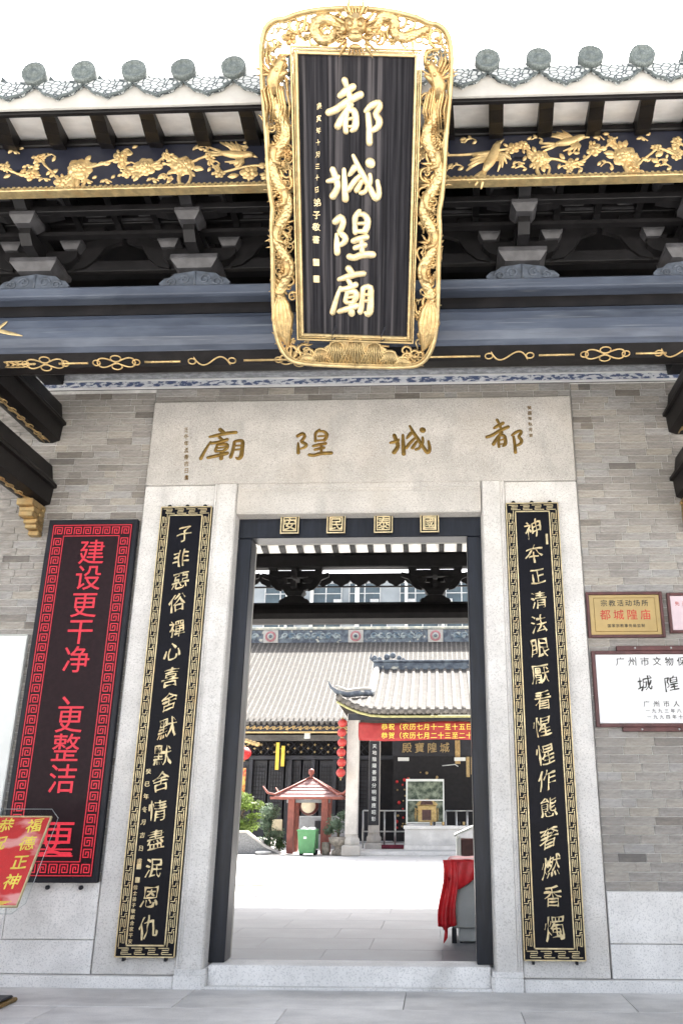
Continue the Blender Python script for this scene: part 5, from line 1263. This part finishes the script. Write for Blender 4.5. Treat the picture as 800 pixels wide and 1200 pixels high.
plant('low_bush','small dark bush beside the planter foot','shrub',(-4.95,23.6,.1),[((0,0,.2),.28,(1,1,.9))],leafdk,[(0,0,-.1),(0,0,.2)],.04,n=300)
plant('potted_tree','pale leafed small tree in the stone pot right of the green bin','potted plant',(-2.66,22.35,.45),[((-.1,0,.55),.34,(1.1,1,1)),((.15,0,.85),.22,(1.1,1,.8)),((-.35,0,.35),.2,(1,1,.8))],leafblue,[(0,0,0),(-.02,0,.3),(0,0,.6)],.045,n=200)
o=thing('stone_pot','round weathered stone pot on a pedestal holding the small tree','pot',(-2.62,22.35,0)); MB().lathe([(.26,0),(.26,.14),(.15,.22),(.18,.28),(.36,.40),(.40,.58),(.34,.60)],0,0,0,16).build('pot_body',clay,o)
o=tag(MB().lathe([(.13,0),(.15,.2),(.14,.42),(.11,.42)],-3.10,22.4,0,12).build('incense_pail',clay),'small grey metal pail between green bin and stone pot','pail')
# pedestal planter, ramp and white wall behind the shelter
o=thing('sloping_planter','pale stone planter with sloping coping at the left of the courtyard','planter',(0,0,0))
MB().prism([(-9,0),(-4.8,0),(-5.35,.22),(-6.05,.70),(-9,.70)],1,23.0,23.2).build('planter_side',mat('planter_grey',(.22,.22,.22),.8,var=.3,scale=20),o); MB().box(-9,-5.5,23.2,26,0,.45).build('planter_bed',plinth,o)
MB().prism([(-4.75,.04),(-5.33,.28),(-6.03,.77),(-9,.77),(-9,.705),(-6.05,.705),(-5.35,.225),(-4.79,.0)],1,22.95,23.25).build('planter_coping',granite,o)
tag(MB().box(-5.1,-2.9,27.0,27.2,.0,1.22,.01).build('low_wall',mat('grey_wall',(.22,.23,.24),.8,var=.1)),'low pale wall behind the red shelter','wall')
tag(MB().box(-4.15,-3.6,26.9,26.98,.55,1.05,.01).build('notice_box',rimblk),'black notice box fixed to the low pale wall','box')
tag(MB().box(-5.28,-4.9,23.75,23.8,.75,1.15,.02).build('hand_sign',mat('cream_card',(.6,.52,.35),.6)),'small cream card sign left of the shelter post','sign')
tag(MB().lathe([(.18,0),(.30,.06),(.26,.10),(.02,.12)],-5.35,22.8,0,14).build('stone_basin',floorm),'low dark stone lump at the foot of the planter','basin')
# leaves let the back light through
for m_ in (leafm,leafblue,leafdk):
    n,L,b=nodes(m_); out=n['Material Output']; tr=n.new('ShaderNodeBsdfTranslucent'); mx=n.new('ShaderNodeMixShader'); mx.inputs[0].default_value=.45
    L.new(b.inputs['Base Color'].links[0].from_socket,tr.inputs[0]); L.new(b.outputs[0],mx.inputs[1]); L.new(tr.outputs[0],mx.inputs[2]); L.new(mx.outputs[0],out.inputs[0])
# ================================================================== LANTERNS
lm=MB().lathe([(.05,-.14),(.10,-.125),(.15,-.06),(.165,0),(.15,.06),(.10,.125),(.05,.14)],0,0,0,14).fix('lantern_body'); lm.materials.append(lantern_red)
lc_=MB().lathe([(.06,.15),(.06,.18)],0,0,0,10).lathe([(.06,-.18),(.06,-.15)],0,0,0,10).tube([(0,0,.18),(0,0,.24)],.01,4).tube([(0,0,-.18),(0,0,-.26)],.02,5).fix('lantern_cap'); lc_.materials.append(goldpale)
names=('topmost','second','third','fourth','fifth','lowest')
for i,z in enumerate((4.40,4.07,3.73,3.39,3.05,2.71)):
    t=thing('red_lantern','%s round red lantern of the string beside the pavilion column'%names[i],'lantern',(-2.56+.01*(-1)**i,21.7,z),'string of red lanterns'); obj('lantern_body',lm,lantern_red,t); obj('lantern_cap',lc_,goldpale,t)
t=thing('round_lantern','big deep red lantern hanging at the left inside the doorway view','lantern',(-6.78,25,3.55)); MB().lathe([(.08,-.24),(.20,-.2),(.29,-.08),(.31,0),(.29,.08),(.20,.2),(.08,.24)],0,0,0,18).build('lantern_body',lantern_red2,t); MB().lathe([(.08,.24),(.08,.29)],0,0,0,10).lathe([(.08,-.30),(.08,-.24)],0,0,0,10).build('lantern_cap',gold,t)
MB().tube([(0,0,.29),(0,0,1.6)],.01,4).build('cord',rimblk,t)
tag(MB().box(-7.1,-6.62,24.9,24.95,1.75,3.0,.02).build('yellow_streamer',mat('streamer_yellow',(.70,.55,.12),.6,c2=(.5,.05,.03),var=.1,scale=5)),'yellow and red hanging streamer below the big left lantern','streamer')
# left pavilion timber corner bracket (gold) near hall eave
o=thing('corner_carving','gilt carved bracket under the hall eave at far left','carving',(-7.6,29.6,0)); mb=MB()
for k in range(5): mb.ball((-.3+.17*k,0,4.4-.05*k),.13,7,5,(1.2,.5,.8))
mb.build('gilt_lumps',gold,o)
# ================================================================== APARTMENT BLOCK behind
ap=thing('apartment_block','pale apartment block with balconies and windows seen above the hall roof','building')
MB().box(-26,16,60.6,72,0,19.9).build('wall',aptm,ap); MB().box(-26.2,16.2,60.3,72,19.95,20.2).build('roof_slab',aptb,ap)
wf=MB(); W_,H_=1.35,1.35
for b in((-W_,-W_+.08,-H_,H_),(W_-.08,W_,-H_,H_),(-W_,W_,H_-.08,H_),(-W_,W_,-H_,-H_+.08),(-.05,.05,-H_,H_),(-W_,W_,.35,.42)): wf.box(b[0],b[1],-.08,.02,b[2],b[3])
wfm=wf.fix('window'); wfm.materials.append(aptf)
pm=MB().box(-1.3,-.03,-.03,0,-1.3,1.3).box(.03,1.3,-.03,0,-1.3,1.3).fix('pane'); pm.materials.append(aptg)
rr=random.Random(2)
for fl in range(6):
    zc=18.3-fl*3.1
    xx=-24
    while xx<15:
        a=obj('window',wfm,aptf,ap,loc=(xx,60.55,zc)); obj('pane',pm,aptg,a); 
        if rr.random()<.35: MB().box(xx-1.5,xx+1.5,59.6,60.5,zc-2.0,zc-1.1).build('balcony',aptb,ap)
        xx+=rr.choice((3.3,3.9,4.3))
for i,(x,w_) in enumerate(((-12,.2),(-9.9,.25),(-6.1,.35),(-1.9,.25),(1.2,.2),(4,.3))): MB().box(x,x+w_,60.2,60.55,0,19.9).build('pilaster',whitepanel,ap)
mb=MB()
for i in range(6): x=-11+i*3.1; mb.box(x,x+.7,60.1,60.5,17.55,18.1)
mb.build('air_conditioner',aptf,ap)
